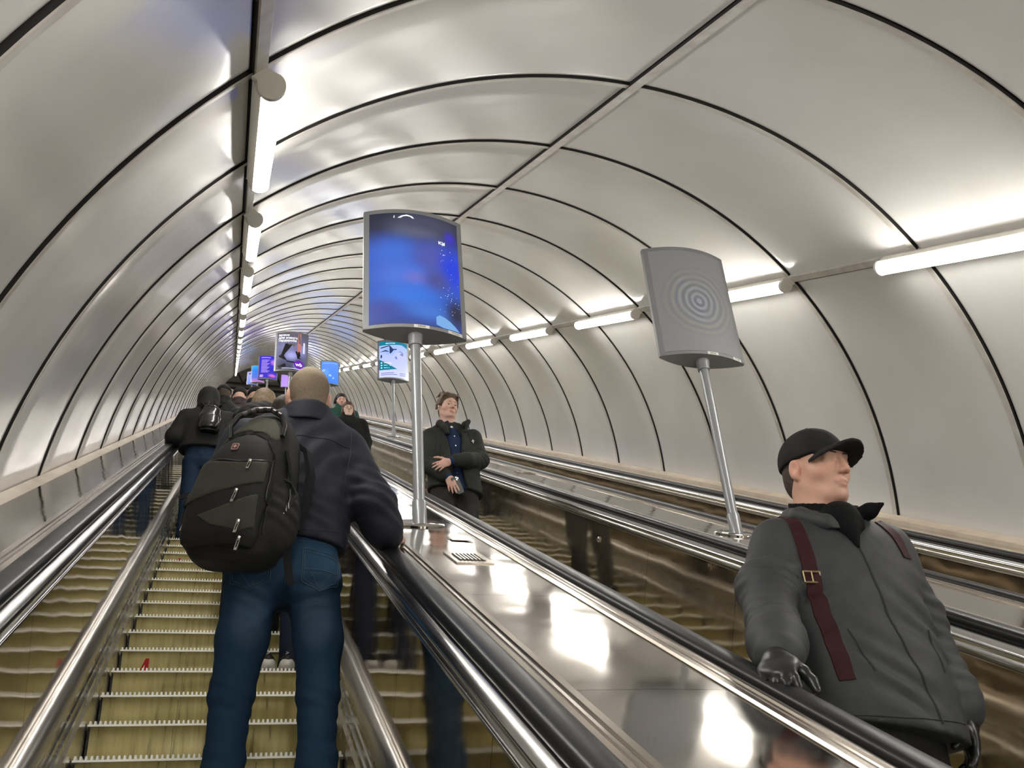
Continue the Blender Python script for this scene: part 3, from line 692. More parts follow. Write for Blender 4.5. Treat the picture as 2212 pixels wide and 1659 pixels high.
# ---------------------------------------------------------------- soft-body modelling: blended distance fields, polygonised
class SDF:
    def __init__(self, lo, hi, h, foc=()):
        ax = []
        for i in range(3):
            p = [lo[i]]
            while p[-1] < hi[i]:
                st = h
                for fl, fh, hf in foc:
                    if fl[i] - 1e-9 <= p[-1] < fh[i]: st = min(st, hf)
                p.append(p[-1] + st)
            ax.append(np.array(p))
        self.ax = ax
        self.f = np.full([len(a) for a in ax], 0.3, dtype=np.float32)
    def reg(self, lo, hi):
        sl = tuple(slice(max(0, np.searchsorted(a, l) - 1), min(len(a), np.searchsorted(a, h_) + 1)) for a, l, h_ in zip(self.ax, lo, hi))
        X = self.ax[0][sl[0]][:, None, None]; Y = self.ax[1][sl[1]][None, :, None]; Z = self.ax[2][sl[2]][None, None, :]
        return sl, X, Y, Z
    def put(self, fn, lo, hi, k, op='add', mg=.0):
        m = max(k, .01) * 1.3 + mg + .02
        sl, X, Y, Z = self.reg([l - m for l in lo], [h + m for h in hi])
        if any(s.stop <= s.start for s in sl): return self
        d = fn(X, Y, Z).astype(np.float32); f = self.f[sl]
        if op == 'add':
            h = np.clip(.5 + .5 * (d - f) / max(k, 1e-5), 0, 1); self.f[sl] = d + (f - d) * h - k * h * (1 - h)
        elif op == 'sub':
            d = -d; h = np.clip(.5 - .5 * (d - f) / max(k, 1e-5), 0, 1); self.f[sl] = d + (f - d) * h + k * h * (1 - h)
        elif op == 'and':
            self.f[sl] = np.maximum(f, d)
        elif op == 'off':
            self.f[sl] = f + d
        return self
    def cone(self, a, b, ra, rb, k=.02, op='add', sq=None):
        a = np.array(a, float); b = np.array(b, float); ba = b - a; l2 = max(float(ba @ ba), 1e-9); r = max(ra, rb)
        def fn(X, Y, Z):
            px, py, pz = X - a[0], Y - a[1], Z - a[2]
            t = np.clip((px * ba[0] + py * ba[1] + pz * ba[2]) / l2, 0, 1)
            return np.sqrt((px - t * ba[0]) ** 2 + (py - t * ba[1]) ** 2 + (pz - t * ba[2]) ** 2) - (ra + (rb - ra) * t)
        return self.put(fn, np.minimum(a, b) - r, np.maximum(a, b) + r, k, op)
    def chain(self, pts, rads, k=.02):
        for i in range(len(pts) - 1): self.cone(pts[i], pts[i + 1], rads[i], rads[i + 1], k)
        return self
    def ell(self, c, r, k=.02, R=None, op='add'):
        c = np.array(c, float); r = np.array(r, float); Rm = np.eye(3) if R is None else np.array(R); ex = max(r)
        ext = np.abs(Rm) @ r
        def fn(X, Y, Z):
            px, py, pz = X - c[0], Y - c[1], Z - c[2]
            q = [Rm[0][i] * px + Rm[1][i] * py + Rm[2][i] * pz for i in range(3)]
            k0 = np.sqrt(sum((q[i] / r[i]) ** 2 for i in range(3))); k1 = np.sqrt(sum((q[i] / r[i] ** 2) ** 2 for i in range(3))) + 1e-6
            return k0 * (k0 - 1) / k1
        return self.put(fn, c - ext, c + ext, k, op)
    def loft(self, sec, k=.03, o=(0, 0, 0), yaw=0.0, pw=2.0, op='add', R=None):
        """stack of ellipses: (z, cx, cy, rx, ry); smoothed between the sections; yaw turns the stack about its own axis"""
        sec = np.array(sorted(sec), float); o = np.array(o, float)
        zz = np.linspace(sec[0, 0], sec[-1, 0], 160); cols = [np.interp(zz, sec[:, 0], sec[:, i]) for i in range(1, 5)]
        ker = np.hanning(23); ker /= ker.sum()
        cols = [np.convolve(np.pad(c, 11, mode='reflect', reflect_type='odd'), ker, 'valid') for c in cols]
        z0, z1 = sec[0, 0], sec[-1, 0]; ca, sa = math.cos(yaw), math.sin(yaw)
        Rm = np.array([[ca, -sa, 0], [sa, ca, 0], [0, 0, 1]]) if R is None else np.array(R)
        rm = max(abs(sec[:, 1]).max() + sec[:, 3].max(), abs(sec[:, 2]).max() + sec[:, 4].max())
        cs = [o + Rm @ np.array([x, y, z]) for x in (-rm, rm) for y in (-rm, rm) for z in (z0, z1)]
        def fn(X, Y, Z):
            px, py, pz = X - o[0], Y - o[1], Z - o[2]
            qx = Rm[0, 0] * px + Rm[1, 0] * py + Rm[2, 0] * pz; qy = Rm[0, 1] * px + Rm[1, 1] * py + Rm[2, 1] * pz
            qz = pz if R is None else Rm[0, 2] * px + Rm[1, 2] * py + Rm[2, 2] * pz
            cx, cy, rx, ry = [np.interp(qz, zz, c) for c in cols]
            u, v = np.abs(qx - cx) / rx, np.abs(qy - cy) / ry
            d = (((u ** pw + v ** pw) ** (1 / pw)) - 1) * np.minimum(rx, ry)
            return np.maximum(np.maximum(d, z0 - qz), qz - z1)
        return self.put(fn, np.min(cs, axis=0), np.max(cs, axis=0), k, op)
    def wob(self, lo, hi, amp, freq, seed=0, aniso=(1, 1, 1), n=5):
        """cloth-like ripples: warped sines added to the field"""
        r = np.random.default_rng(seed); K = r.normal(size=(n, 3)) * np.array(aniso) * freq; P = r.uniform(0, 6.28, size=(n, 2)); K2 = r.normal(size=(n, 3)) * freq * .6
        def fn(X, Y, Z):
            s = 0
            for i in range(n):
                s = s + np.sin(K[i, 0] * X + K[i, 1] * Y + K[i, 2] * Z + P[i, 0] + 1.3 * np.sin(K2[i, 0] * X + K2[i, 1] * Y + K2[i, 2] * Z + P[i, 1]))
            return amp * s / n
        return self.put(fn, lo, hi, 0, 'off')
    def fold(self, c, d, w, ln, amp, rad):
        """a run of parallel creases round c: across direction d with wavelength w"""
        c = np.array(c, float); d = np.array(d, float); d /= np.linalg.norm(d)
        def fn(X, Y, Z):
            px, py, pz = X - c[0], Y - c[1], Z - c[2]; r2 = (px * px + py * py + pz * pz) / rad ** 2
            t = px * d[0] + py * d[1] + pz * d[2]; q = np.sin(px * 23 + pz * 17) * .35
            return amp * np.sin(6.283 * t / w + q * 3) * np.exp(-r2 * 2)
        return self.put(fn, c - rad, c + rad, 0, 'off')
    def cut(self, p, nrm):
        """keep the side that nrm points away from"""
        p = np.array(p, float); nv = np.array(nrm, float); nv /= np.linalg.norm(nv)
        X, Y, Z = self.ax[0][:, None, None], self.ax[1][None, :, None], self.ax[2][None, None, :]
        self.f = np.maximum(self.f, ((X - p[0]) * nv[0] + (Y - p[1]) * nv[1] + (Z - p[2]) * nv[2]).astype(np.float32)); return self
    def mesh(self, name, mats, relax=1):
        f = self.f; ax = self.ax
        f = f.copy(); f[0], f[-1] = .1, .1; f[:, 0], f[:, -1] = .1, .1; f[:, :, 0], f[:, :, -1] = .1, .1
        ins = f < 0
        c = [ins[i:ins.shape[0] - 1 + i, j:ins.shape[1] - 1 + j, k:ins.shape[2] - 1 + k] for i in (0, 1) for j in (0, 1) for k in (0, 1)]
        al = c[0].copy(); an = c[0].copy()
        for q in c[1:]: al &= q; an |= q
        act = an & ~al; idx = np.argwhere(act); n = len(idx)
        acc = np.zeros((n, 3)); cnt = np.zeros(n); I, J, K = idx.T
        A = [np.asarray(a) for a in ax]
        def val(i, j, k): return f[I + i, J + j, K + k]
        def pos(i, j, k): return np.stack([A[0][I + i], A[1][J + j], A[2][K + k]], 1)
        for d in range(3):
            o = [q for q in range(3) if q != d]
            for a in (0, 1):
                for b in (0, 1):
                    p0 = [0, 0, 0]; p0[o[0]] = a; p0[o[1]] = b; p1 = list(p0); p1[d] = 1
                    v0, v1 = val(*p0), val(*p1); ch = (v0 < 0) != (v1 < 0)
                    t = np.where(ch, v0 / np.where(ch, v0 - v1, 1), 0)[:, None]
                    acc += np.where(ch[:, None], pos(*p0) * (1 - t) + pos(*p1) * t, 0); cnt += ch
        V = acc / cnt[:, None]
        cid = np.full(act.shape, -1, dtype=np.int64); cid[I, J, K] = np.arange(n)
        F = []
        for d in range(3):
            a = [slice(None)] * 3; b = [slice(None)] * 3; a[d] = slice(0, -1); b[d] = slice(1, None)
            s0, s1 = ins[tuple(a)], ins[tuple(b)]; e = np.argwhere(s0 != s1)
            o1, o2 = [(1, 2), (2, 0), (0, 1)][d]
            e = e[(e[:, o1] > 0) & (e[:, o2] > 0) & (e[:, o1] < f.shape[o1] - 1) & (e[:, o2] < f.shape[o2] - 1)]
            qs = []
            for da, db in ((-1, -1), (0, -1), (0, 0), (-1, 0)):
                t = e.copy(); t[:, o1] += da; t[:, o2] += db; qs.append(cid[t[:, 0], t[:, 1], t[:, 2]])
            q = np.stack(qs, 1); flip = ~s0[e[:, 0], e[:, 1], e[:, 2]]
            q[flip] = q[flip][:, ::-1]; F.append(q)
        F = np.concatenate(F); F = F[(F >= 0).all(1)]
        for _ in range(relax):
            s = np.zeros_like(V); ct = np.zeros(n)
            for a in range(4):
                b = (a + 1) % 4
                np.add.at(s, F[:, a], V[F[:, b]]); np.add.at(s, F[:, b], V[F[:, a]]); np.add.at(ct, F[:, a], 1); np.add.at(ct, F[:, b], 1)
            V = V * .55 + .45 * s / np.maximum(ct, 1)[:, None]
        me = bpy.data.meshes.new(name)
        me.vertices.add(n); me.vertices.foreach_set('co', V.astype(np.float32).ravel())
        me.loops.add(F.size); me.loops.foreach_set('vertex_index', F.astype(np.int32).ravel())
        me.polygons.add(len(F)); me.polygons.foreach_set('loop_start', np.arange(0, F.size, 4, dtype=np.int32))
        me.polygons.foreach_set('use_smooth', np.ones(len(F), dtype=bool))
        me.update(calc_edges=True); me.validate()
        for m in (mats if isinstance(mats, (list, tuple)) else [mats]): me.materials.append(m)
        self.V = V
        return me
    def build(self, name, mats, parent=None, relax=1): return obj(name, self.mesh(name, mats, relax), parent)

def paint(me, base, spots):
    """vertex colours: base colour with soft spots (centre, radii, colour, strength)"""
    n = len(me.vertices); co = np.zeros(n * 3, dtype=np.float32); me.vertices.foreach_get('co', co); co = co.reshape(-1, 3)
    col = np.tile(np.array(base, dtype=np.float32), (n, 1))
    for c, r, cc, st in spots:
        d = (((co - np.array(c)) / np.array(r)) ** 2).sum(1); w = (st * np.clip(1.4 * (1 - d), 0, 1))[:, None]
        col = col * (1 - w) + np.array(cc) * w
    a = me.color_attributes.new('Col', 'FLOAT_COLOR', 'POINT')
    a.data.foreach_set('color', np.concatenate([col, np.ones((n, 1))], 1).astype(np.float32).ravel())

from mathutils.bvhtree import BVHTree
def bvh_of(*objs):
    V = []; F = []
    for o in objs:
        me = o.data; k = len(V); V += [v.co.copy() for v in me.vertices]; F += [[i + k for i in p.vertices] for p in me.polygons]
    return BVHTree.FromPolygons(V, F)
def drape(bv, x, z, off=.002, y0=-1.5, d=(0, 1, 0)):
    h = bv.ray_cast(Vector((x, y0, z)), Vector(d))
    if h[0] is None: return None
    nn = h[1] if h[1].dot(Vector(d)) < 0 else -h[1]
    return h[0] + nn * off
def drape_line(bv, pts, rad, name, mat, parent, n=24, off=.001, d=(0, 1, 0), seg=5):
    """a thin tube following the surface along (x, z) points"""
    P = np.array(pts, float); L = np.r_[0, np.cumsum(np.linalg.norm(np.diff(P, axis=0), axis=1))]; t = np.linspace(0, L[-1], n)
    xs, zs = np.interp(t, L, P[:, 0]), np.interp(t, L, P[:, 1]); q = [drape(bv, a, b, off, d=d) for a, b in zip(xs, zs)]
    q = [p for p in q if p is not None]
    if len(q) < 2: return None
    return MB().tube(q, rad, seg).build(name, mat, parent)
def drape_band(bv, pts, wid, name, mat, parent, n=26, off=.004, th=.003, d=(0, 1, 0)):
    """a flat webbing strip following the surface"""
    P = np.array(pts, float); L = np.r_[0, np.cumsum(np.linalg.norm(np.diff(P, axis=0), axis=1))]; t = np.linspace(0, L[-1], n)
    xs, zs = np.interp(t, L, P[:, 0]), np.interp(t, L, P[:, 1]); row = []
    for i in range(n):
        j, k = max(i - 1, 0), min(i + 1, n - 1); tx, tz = xs[k] - xs[j], zs[k] - zs[j]; l = math.hypot(tx, tz) + 1e-9; nx, nz = -tz / l, tx / l
        qs = [drape(bv, xs[i] + nx * wid * u, zs[i] + nz * wid * u, off, d=d) for u in (-.5, -.17, .17, .5)]
        if all(q is not None for q in qs):
            ym = min(q.y for q in qs); qs = [Vector((q.x, min(q.y, ym + .02), q.z)) for q in qs]; row.append(qs)
    if len(row) < 2: return None
    m = MB(); v = []; f = []
    for r in row: v += r + [q + Vector(d) * th for q in r]
    for i in range(len(row) - 1):
        for j in range(3): f.append((i * 8 + j, i * 8 + j + 1, i * 8 + 9 + j, i * 8 + 8 + j))
        f.append((i * 8, i * 8 + 8, i * 8 + 12, i * 8 + 4)); f.append((i * 8 + 3, i * 8 + 7, i * 8 + 15, i * 8 + 11))
    m.add(v, f); return m.build(name, mat, parent)
def poly_sd(X, Z, poly):
    """signed distance to a polygon in the x-z plane (negative inside)"""
    d = None; s = np.zeros(np.broadcast(X, Z).shape, dtype=bool); n = len(poly)
    for i in range(n):
        (ax_, az), (bx, bz) = poly[i], poly[(i + 1) % n]; ex, ez = bx - ax_, bz - az; wx, wz = X - ax_, Z - az
        t = np.clip((wx * ex + wz * ez) / (ex * ex + ez * ez + 1e-12), 0, 1); q = (wx - ex * t) ** 2 + (wz - ez * t) ** 2
        d = q if d is None else np.minimum(d, q)
        if abs(ez) > 1e-9: s ^= ((az > Z) != (bz > Z)) & (X < ax_ + ex * (Z - az) / ez)
    return np.where(s, -1, 1) * np.sqrt(d)
def rotm(yaw=0, pitch=0, roll=0):
    """head frame: yaw about z, then nod (pitch up positive) about x, then tilt about y"""
    return np.array(Matrix.Rotation(yaw, 3, 'Z') @ Matrix.Rotation(pitch, 3, 'X') @ Matrix.Rotation(roll, 3, 'Y'))

# ---------------------------------------------------------------- heads and hands
def add_head(F, hc, R, s=1.0, face=True, neck=None, squint=0.0):
    hc = np.array(hc, float)
    T = lambda *p: hc + R @ (np.array(p) * s)
    def e(c, r, k, op='add'): F.ell(T(*c), np.array(r) * s, k * s, R, op)
    def cn(a, b, ra, rb, k): F.cone(T(*a), T(*b), ra * s, rb * s, k * s)
    e((0, -.014, .032), (.0765, .097, .090), .01)
    e((0, .022, -.022), (.064, .074, .092), .03)
    e((0, .050, -.088), (.037, .036, .030), .035)
    for q in (-1, 1):
        e((q * .042, .048, -.028), (.026, .030, .026), .02)
        cn((q * .055, -.005, -.055), (q * .030, .048, -.098), .016, .014, .03)
        # ear: rim with a hollow
        e((q * .080, -.012, -.006), (.010, .021, .033), .008)
        e((q * .089, -.006, -.002), (.006, .011, .019), .004, 'sub')
        cn((q * .078, -.006, -.034), (q * .080, -.008, -.026), .008, .008, .006)
    if face:
        cn((-.034, .080, .024), (.034, .080, .024), .013, .013, .018)
        cn((0, .090, .018), (0, .112, -.026), .0075, .0115, .012)
        e((0, .113, -.029), (.0108, .0100, .0092), .006)
        for q in (-1, 1):
            e((q * .0125, .104, -.033), (.0085, .010, .008), .006)
            e((q * .031, .100, .000), (.018, .017, .0125), .010, 'sub')
            cn((q * .044, .078, .0070 - squint), (q * .020, .0875, .0085 - squint), .0062 + squint * .4, .0062 + squint * .4, .005)
            cn((q * .043, .078, -.0085), (q * .021, .086, -.0095), .0045, .0045, .005)
        cn((-.020, .089, -.0605), (.020, .089, -.0605), .0058, .0058, .008); e((0, .094, -.0600), (.015, .0075, .0055), .005)
        e((0, .092, -.0725), (.016, .0085, .0065), .006)
        cn((-.024, .092, -.0655), (.024, .092, -.0655), .0016, .0016, .003) if False else None
        e((0, .100, -.0658), (.023, .006, .0014), .002, 'sub')
        e((0, .078, -.100), (.016, .013, .012), .015)
    if neck is not None:
        nb = np.array(neck, float)
        F.cone(T(0, -.024, -.055), nb, .056 * s, .062 * s, .03)
        F.cone(T(0, -.028, -.02), nb + np.array([0, 0, .02]), .060 * s, .066 * s, .02)
    return T
SKIN_SPOTS = lambda T, lip=(.42, .16, .13), red=(.60, .27, .20): [
    (T(0, .10, -.066), (.028, .028, .014), lip, .75), (T(0, .115, -.03), (.02, .02, .016), red, .35),
    (T(.045, .06, -.03), (.03, .035, .028), red, .35), (T(-.045, .06, -.03), (.03, .035, .028), red, .35),
    (T(.08, -.01, -.005), (.02, .03, .036), red, .45), (T(-.08, -.01, -.005), (.02, .03, .036), red, .45)]
def add_eyes(parent, T, R, s=1.0, look=0.0):
    for q in (-1, 1):
        b = MB(); c = T(q * .031, .0755, .0005); r = .0125 * s
        vs = []; fs = []; seg, rg = 14, 9
        fr = R @ np.array([math.sin(look), math.cos(look), -.05]); fr /= np.linalg.norm(fr); ux = np.cross(fr, [0, 0, 1.]); ux /= np.linalg.norm(ux); uz = np.cross(ux, fr); mi = []
        for i in range(rg + 1):
            a = math.pi * i / rg * .62
            for k in range(seg):
                t = 2 * math.pi * k / seg; vs.append(c + r * (fr * math.cos(a) + (ux * math.cos(t) + uz * math.sin(t)) * math.sin(a)))
        for i in range(rg):
            for k in range(seg): b.add([], []); fs.append((i * seg + k, i * seg + (k + 1) % seg, (i + 1) * seg + (k + 1) % seg, (i + 1) * seg + k)); mi.append(1 if i < 3 else 0)
        me = mesh_from('eye', vs, fs, [M['eyewhite'], M['iris']], mi, smooth=True); obj('eye', me, parent)
def add_brows(parent, T, mat, s=1.0, th=.0036):
    for q in (-1, 1):
        pts = [T(q * .013, .0945, .0245), T(q * .028, .0935, .0275), T(q * .042, .085, .0255), T(q * .050, .076, .020)]
        MB().tube(pts, [th * s, th * 1.2 * s, th * s, th * .5 * s], 7, flat=.7).build('eyebrow', mat, parent)
def add_hand(F, w, R, side=1, s=1.0, curl=(.35, .4, .45, .5), spread=.10, thumb=(.5, .35), fat=1.0, k=.005, back=True):
    """w wrist; R columns: towards the thumb, along the fingers, out of the back of the hand"""
    w = np.array(w, float); R = np.array(R, float)
    T = lambda x, y, z: w + R @ (np.array([x, y, z]) * s)
    F.cone(T(0, -.03, 0), T(0, .02, 0), .026 * s * fat, .027 * s * fat, .01)
    F.ell(T(.002, .050, 0), np.array([.040, .052, .0165]) * s * fat, .012, R)
    F.ell(T(.022, .032, -.008), np.array([.018, .028, .017]) * s * fat, .012, R)
    for i, (bx, by, ln, r) in enumerate(((.028, .088, .072, .0092), (.0095, .093, .079, .0095), (-.010, .089, .073, .009), (-.0275, .080, .058, .008))):
        ang = (1.5 - i) * spread; c = curl[i]; p = np.array([bx, by - .012, 0.0]); a = 0.0
        q0 = T(*p)
        for j, fr in enumerate((.46, .30, .24)):
            a += c * (1.0 if j else .75); d = np.array([math.sin(ang) * math.cos(a), math.cos(ang) * math.cos(a), -math.sin(a)])
            p2 = p + d * ln * fr * (1.12 if j == 0 else 1); q1 = T(*p2)
            F.cone(q0, q1, r * s * fat * (1 - .07 * j), r * s * fat * (1 - .07 * (j + 1)), k); p, q0 = p2, q1
    p = np.array([.026, .022, -.006]); q0 = T(*p); a = thumb[0]; b = thumb[1]
    for j, ln in enumerate((.042, .034, .027)):
        d = np.array([math.sin(a) * math.cos(b), math.cos(a) * math.cos(b), -math.sin(b)]); p2 = p + d * ln; q1 = T(*p2)
        F.cone(q0, q1, (.0135 - .0018 * j) * s * fat, (.0125 - .0018 * j) * s * fat, k + .003); p, q0 = p2, q1; a -= .22; b += .12
    return T

# ---------------------------------------------------------------- cloth and skin materials
def cloth(name, col, rough=.75, fine=260, fold=14, amp=.35, var=.25, sheen=.0, spec=.3, weave=.15):
    m = node_mat(name, col, rough, spec=spec, sheen=sheen)
    nz = noise_node(m, (1, 1, 1), fold, 4, .55, dist=.6)
    lo = tuple(c * (1 - var) for c in col); hi = tuple(c * (1 + var) for c in col); ramp_col(m, nz, [(.3, lo), (.7, hi)])
    if amp: add_bump(m, noise_node(m, (1, 1, .8), fold * .8, 3, .5, dist=.8), amp, .012)
    if weave: add_bump(m, noise_node(m, (1, 1, 1), fine, 2), weave, .002)
    return m
def skin_mat(name='skin'):
    m = node_mat(name, (.55, .33, .25), .48, spec=.4); attr_col(m)
    b = nodes(m)[2]; b.inputs['Subsurface Weight'].default_value = .08; b.inputs['Subsurface Radius'].default_value = (.01, .004, .002)
    add_bump(m, noise_node(m, (1, 1, 1), 160, 3), .08, .002); return m
def hair_mat(name, c0, c1, scale=(60, 60, 9), amp=.6):
    m = node_mat(name, c0, .5, spec=.35); nz = noise_node(m, scale, 4, 4, .6); ramp_col(m, nz, [(.3, c0), (.7, c1)]); add_bump(m, noise_node(m, scale, 5, 3), amp, .006); return m
M['skin'] = skin_mat()
M['eyewhite'] = node_mat('eye_white', (.62, .58, .54), .25); M['iris'] = node_mat('eye_iris', (.03, .022, .018), .2)
M['black_cloth'] = cloth('black_cloth', (.010, .010, .011), .7, amp=.3)
M['zip'] = node_mat('zip_metal', (.62, .60, .56), .3, metal=1.0)
M['leather_black'] = node_mat('black_leather', (.012, .012, .012), .35, spec=.5)
M['sole_white'] = node_mat('white_rubber', (.72, .68, .62), .55)
SKIN = (.58, .345, .26)

# ---------------------------------------------------------------- the man with the backpack, seen from behind
def build_main():
    base = Vector((.23, 3.569, .354))
    P = empty('person', base)
    tag(P, 'person in navy jacket and jeans with cropped grey hair, nearest rider seen from behind', 'person', 'riders on the up escalator')
    hc = (.070, .015, 1.704); R = rotm(0, .02, .05)
    # body: one skin surface from head to hands, legs included
    F = SDF((-.40, -.25, .02), (.56, .25, 1.87), .016, [((-.05, -.2, 1.55), (.19, .2, 1.87), .006), ((.36, -.08, .98), (.52, .16, 1.16), .005)])
    T = add_head(F, hc, R, 1.05, True, (.05, -.03, 1.52))
    F.loft([(.90, 0, 0, .15, .10), (1.15, .01, 0, .14, .09), (1.40, .03, 0, .19, .09), (1.52, .04, -.02, .10, .07)], .04)
    for a, b, c, d in (((.24, 0, 1.45), (.345, -.09, 1.18), (.420, 0.02, 1.112), None), ((-.20, 0, 1.47), (-.27, -.03, 1.21), (-.16, .14, 1.06), None)):
        F.chain([a, b, c], [.05, .042, .03], .03)
    for sx in (1, -1): F.chain([(sx * .10, 0, .90), (sx * .147, 0, .48), (sx * .155, -.02, .07)], [.07, .045, .032], .03)
    ya = np.array([.22, .86, .40]); ya /= np.linalg.norm(ya); za = np.array([.45, -.35, .86]); za -= ya * (za @ ya); za /= np.linalg.norm(za); xa = np.cross(ya, za)
    add_hand(F, (.440, .040, 1.112), np.stack([-xa, ya, za], 1), 1, 1.0, (.55, .6, .62, .66), .08, (.5, .4))
    b = F.build('body', M['skin'], P)
    paint(b.data, SKIN, SKIN_SPOTS(T) + [((.46, .05, 1.09), (.08, .1, .08), (.62, .33, .27), .6), (T(0, -.07, -.09), (.12, .09, .05), (.60, .33, .25), .5)])
    # cropped grey-brown hair
    F = SDF((-.05, -.14, 1.60), (.19, .15, 1.86), .005)
    def e(c, r, k=.01, op='add'): F.ell(T(*c), np.array(r) * 1.05, k, R, op)
    e((0, -.014, .033), (.0785, .0995, .0925)); e((0, -.045, -.03), (.064, .060, .070), .03)
    e((0, -.060, -.07), (.050, .040, .045), .02)
    F.cut(T(0, .055, 0), R @ np.array([0, .85, -.35]))
    for q in (-1, 1): e((q * .083, .0, -.012), (.018, .030, .042), .006, 'sub'); e((q * .090, .035, -.07), (.05, .06, .05), .01, 'sub')
    F.wob((-.1, -.2, 1.5), (.25, .2, 1.9), .0011, 300, 4)
    hm = node_mat('cropped_hair', (.2, .16, .12), .75, spec=.2); a = attr_col(hm)
    N, L, bs = nodes(hm); mx = N.new('ShaderNodeMix'); mx.data_type = 'RGBA'; mx.blend_type = 'MULTIPLY'; mx.inputs['Factor'].default_value = 1
    hn = noise_node(hm, (1, 1, 1), 430, 3, .6); hr = N.new('ShaderNodeValToRGB'); hr.color_ramp.elements[0].position = .36; hr.color_ramp.elements[0].color = (.62, .60, .58, 1); hr.color_ramp.elements[1].position = .66; hr.color_ramp.elements[1].color = (1.2, 1.2, 1.2, 1)
    L.new(hn.outputs['Fac'], hr.inputs[0]); L.new(a.outputs['Color'], mx.inputs['A']); L.new(hr.outputs[0], mx.inputs['B']); L.new(mx.outputs['Result'], bs.inputs['Base Color'])
    add_bump(hm, noise_node(hm, (1, 1, 1), 330, 3), .9, .004)
    h = F.build('hair', hm, P, 0)
    paint(h.data, (.215, .165, .115), [(T(0, -.04, .10), (.10, .11, .075), (.40, .335, .255), .85), (T(-.03, -.08, .03), (.05, .05, .05), (.30, .235, .165), .5), (T(0, -.08, -.095), (.12, .08, .045), (.40, .26, .19), .75), (T(.06, -.06, -.05), (.035, .05, .06), (.30, .21, .15), .6)])
    # navy jacket
    F = SDF((-.42, -.26, 1.00), (.56, .26, 1.72), .0085)
    F.loft([(1.00, .005, -.005, .225, .150), (1.08, .01, -.005, .232, .158), (1.25, .02, -.005, .240, .150), (1.38, .03, -.01, .250, .140), (1.47, .035, -.015, .225, .118), (1.53, .045, -.022, .165, .102), (1.575, .055, -.025, .118, .094), (1.61, .058, -.025, .09, .085)], .04, pw=2.4)
    F.chain([(.235, -.01, 1.448), (.335, -.075, 1.205), (.372, -.035, 1.125), (.396, .010, 1.108)], [.084, .076, .070, .060], .045)
    F.chain([(-.185, -.01, 1.462), (-.262, -.03, 1.22), (-.17, .12, 1.07)], [.084, .070, .056], .045)
    F.cone((-.16, -.03, 1.495), (.21, -.03, 1.485), .06, .06, .05); F.cone((-.06, -.04, 1.545), (.15, -.04, 1.545), .05, .05, .05)
    F.wob((-.4, -.3, 1.0), (.6, .3, 1.55), .0042, 15, 11, (1, 1, 1.5)); F.wob((-.4, -.3, 1.0), (.6, .3, 1.55), .0022, 38, 5)
    F.fold((.33, -.10, 1.22), (.35, .2, 1), .052, 1, .006, .16); F.fold((.40, .0, 1.12), (.3, .2, 1), .034, 1, .005, .10); F.fold((.10, -.14, 1.36), (.8, .2, -1), .085, 1, .0055, .22); F.fold((-.26, -.02, 1.22), (-.3, 0, 1), .045, 1, .006, .14)
    F.fold((.10, -.14, 1.12), (.3, 0, 1), .06, 1, .0045, .16)
    F.cut((0, 0, 1.046), (-.12, .05, -1)); F.cut((.428, .02, 1.082), (.55, .75, -.4)) if False else None
    jm = cloth('navy_nylon', (.0145, .0155, .024), .68, 420, 9, .35, .2, spec=.25, weave=.08)
    j = F.build('jacket', jm, P)
    # stand collar
    F = SDF((-.13, -.18, 1.50), (.24, .14, 1.70), .005)
    sec = [(1.535, .050, -.026, .132, .111), (1.57, .056, -.026, .119, .109), (1.615, .062, -.024, .108, .107), (1.668, .066, -.018, .098, .099)]
    F.loft(sec, .005); F.loft([(z, cx, cy, rx - .013, ry - .013) for z, cx, cy, rx, ry in sec] + [(1.75, .066, -.018, .083, .088)], .003, op='sub')
    F.cut((0, -.11, 1.622), (0, .34, 1)); F.cut((.06, .07, 1.6), (0, 1, 0.2)); F.wob((-.2, -.3, 1.4), (.3, .3, 1.8), .0012, 25, 3)
    F.build('collar', jm, j)
    bv = bvh_of(j)
    seam = node_mat('navy_seam', (.014, .015, .022), .6)
    for pts in ([(-.10, 1.44), (.02, 1.452), (.14, 1.445), (.235, 1.42)], [(.235, 1.50), (.232, 1.40), (.215, 1.30), (.205, 1.22)], [(.0, 1.065), (.1, 1.052), (.2, 1.068)]): drape_line(bv, pts, .0016, 'seam', seam, j, 30)
    # jeans
    F = SDF((-.27, -.20, .05), (.27, .20, 1.10), .009)
    F.loft([(.805, .003, -.01, .05, .05), (.83, .003, -.005, .12, .10), (.88, .005, -.012, .212, .148), (.95, .005, -.012, .205, .142), (1.02, .008, -.005, .192, .130), (1.09, .01, 0, .188, .125)], .03, pw=2.5)
    F.chain([(.112, -.005, .90), (.140, -.002, .69), (.146, .008, .50), (.146, -.005, .27), (.150, -.02, .06)], [.100, .086, .072, .066, .068], .03)
    F.chain([(-.104, -.005, .90), (-.128, -.002, .69), (-.150, .008, .50), (-.160, -.005, .27), (-.165, -.02, .06)], [.100, .090, .074, .066, .068], .03)
    F.ell((.10, -.075, .91), (.095, .075, .10), .03); F.ell((-.095, -.075, .91), (.095, .075, .10), .03)
    F.cone((.003, -.16, .80), (.003, -.15, 1.0), .012, .008, .02, 'sub')
    for c in ((.145, .0, .47), (-.15, .0, .47)): F.fold(c, (.25, 0, 1), .062, 1, .006, .13)
    for c, d in (((.10, -.10, .80), (-.35, 0, 1)), ((-.10, -.10, .80), (.35, 0, 1))): F.fold(c, d, .048, 1, .0055, .12)
    F.fold((.145, -.03, .25), (.1, 0, 1), .07, 1, .004, .16); F.fold((-.16, -.03, .25), (.1, 0, 1), .07, 1, .004, .16)
    F.wob((-.3, -.3, 0), (.3, .3, 1.1), .0022, 22, 2)
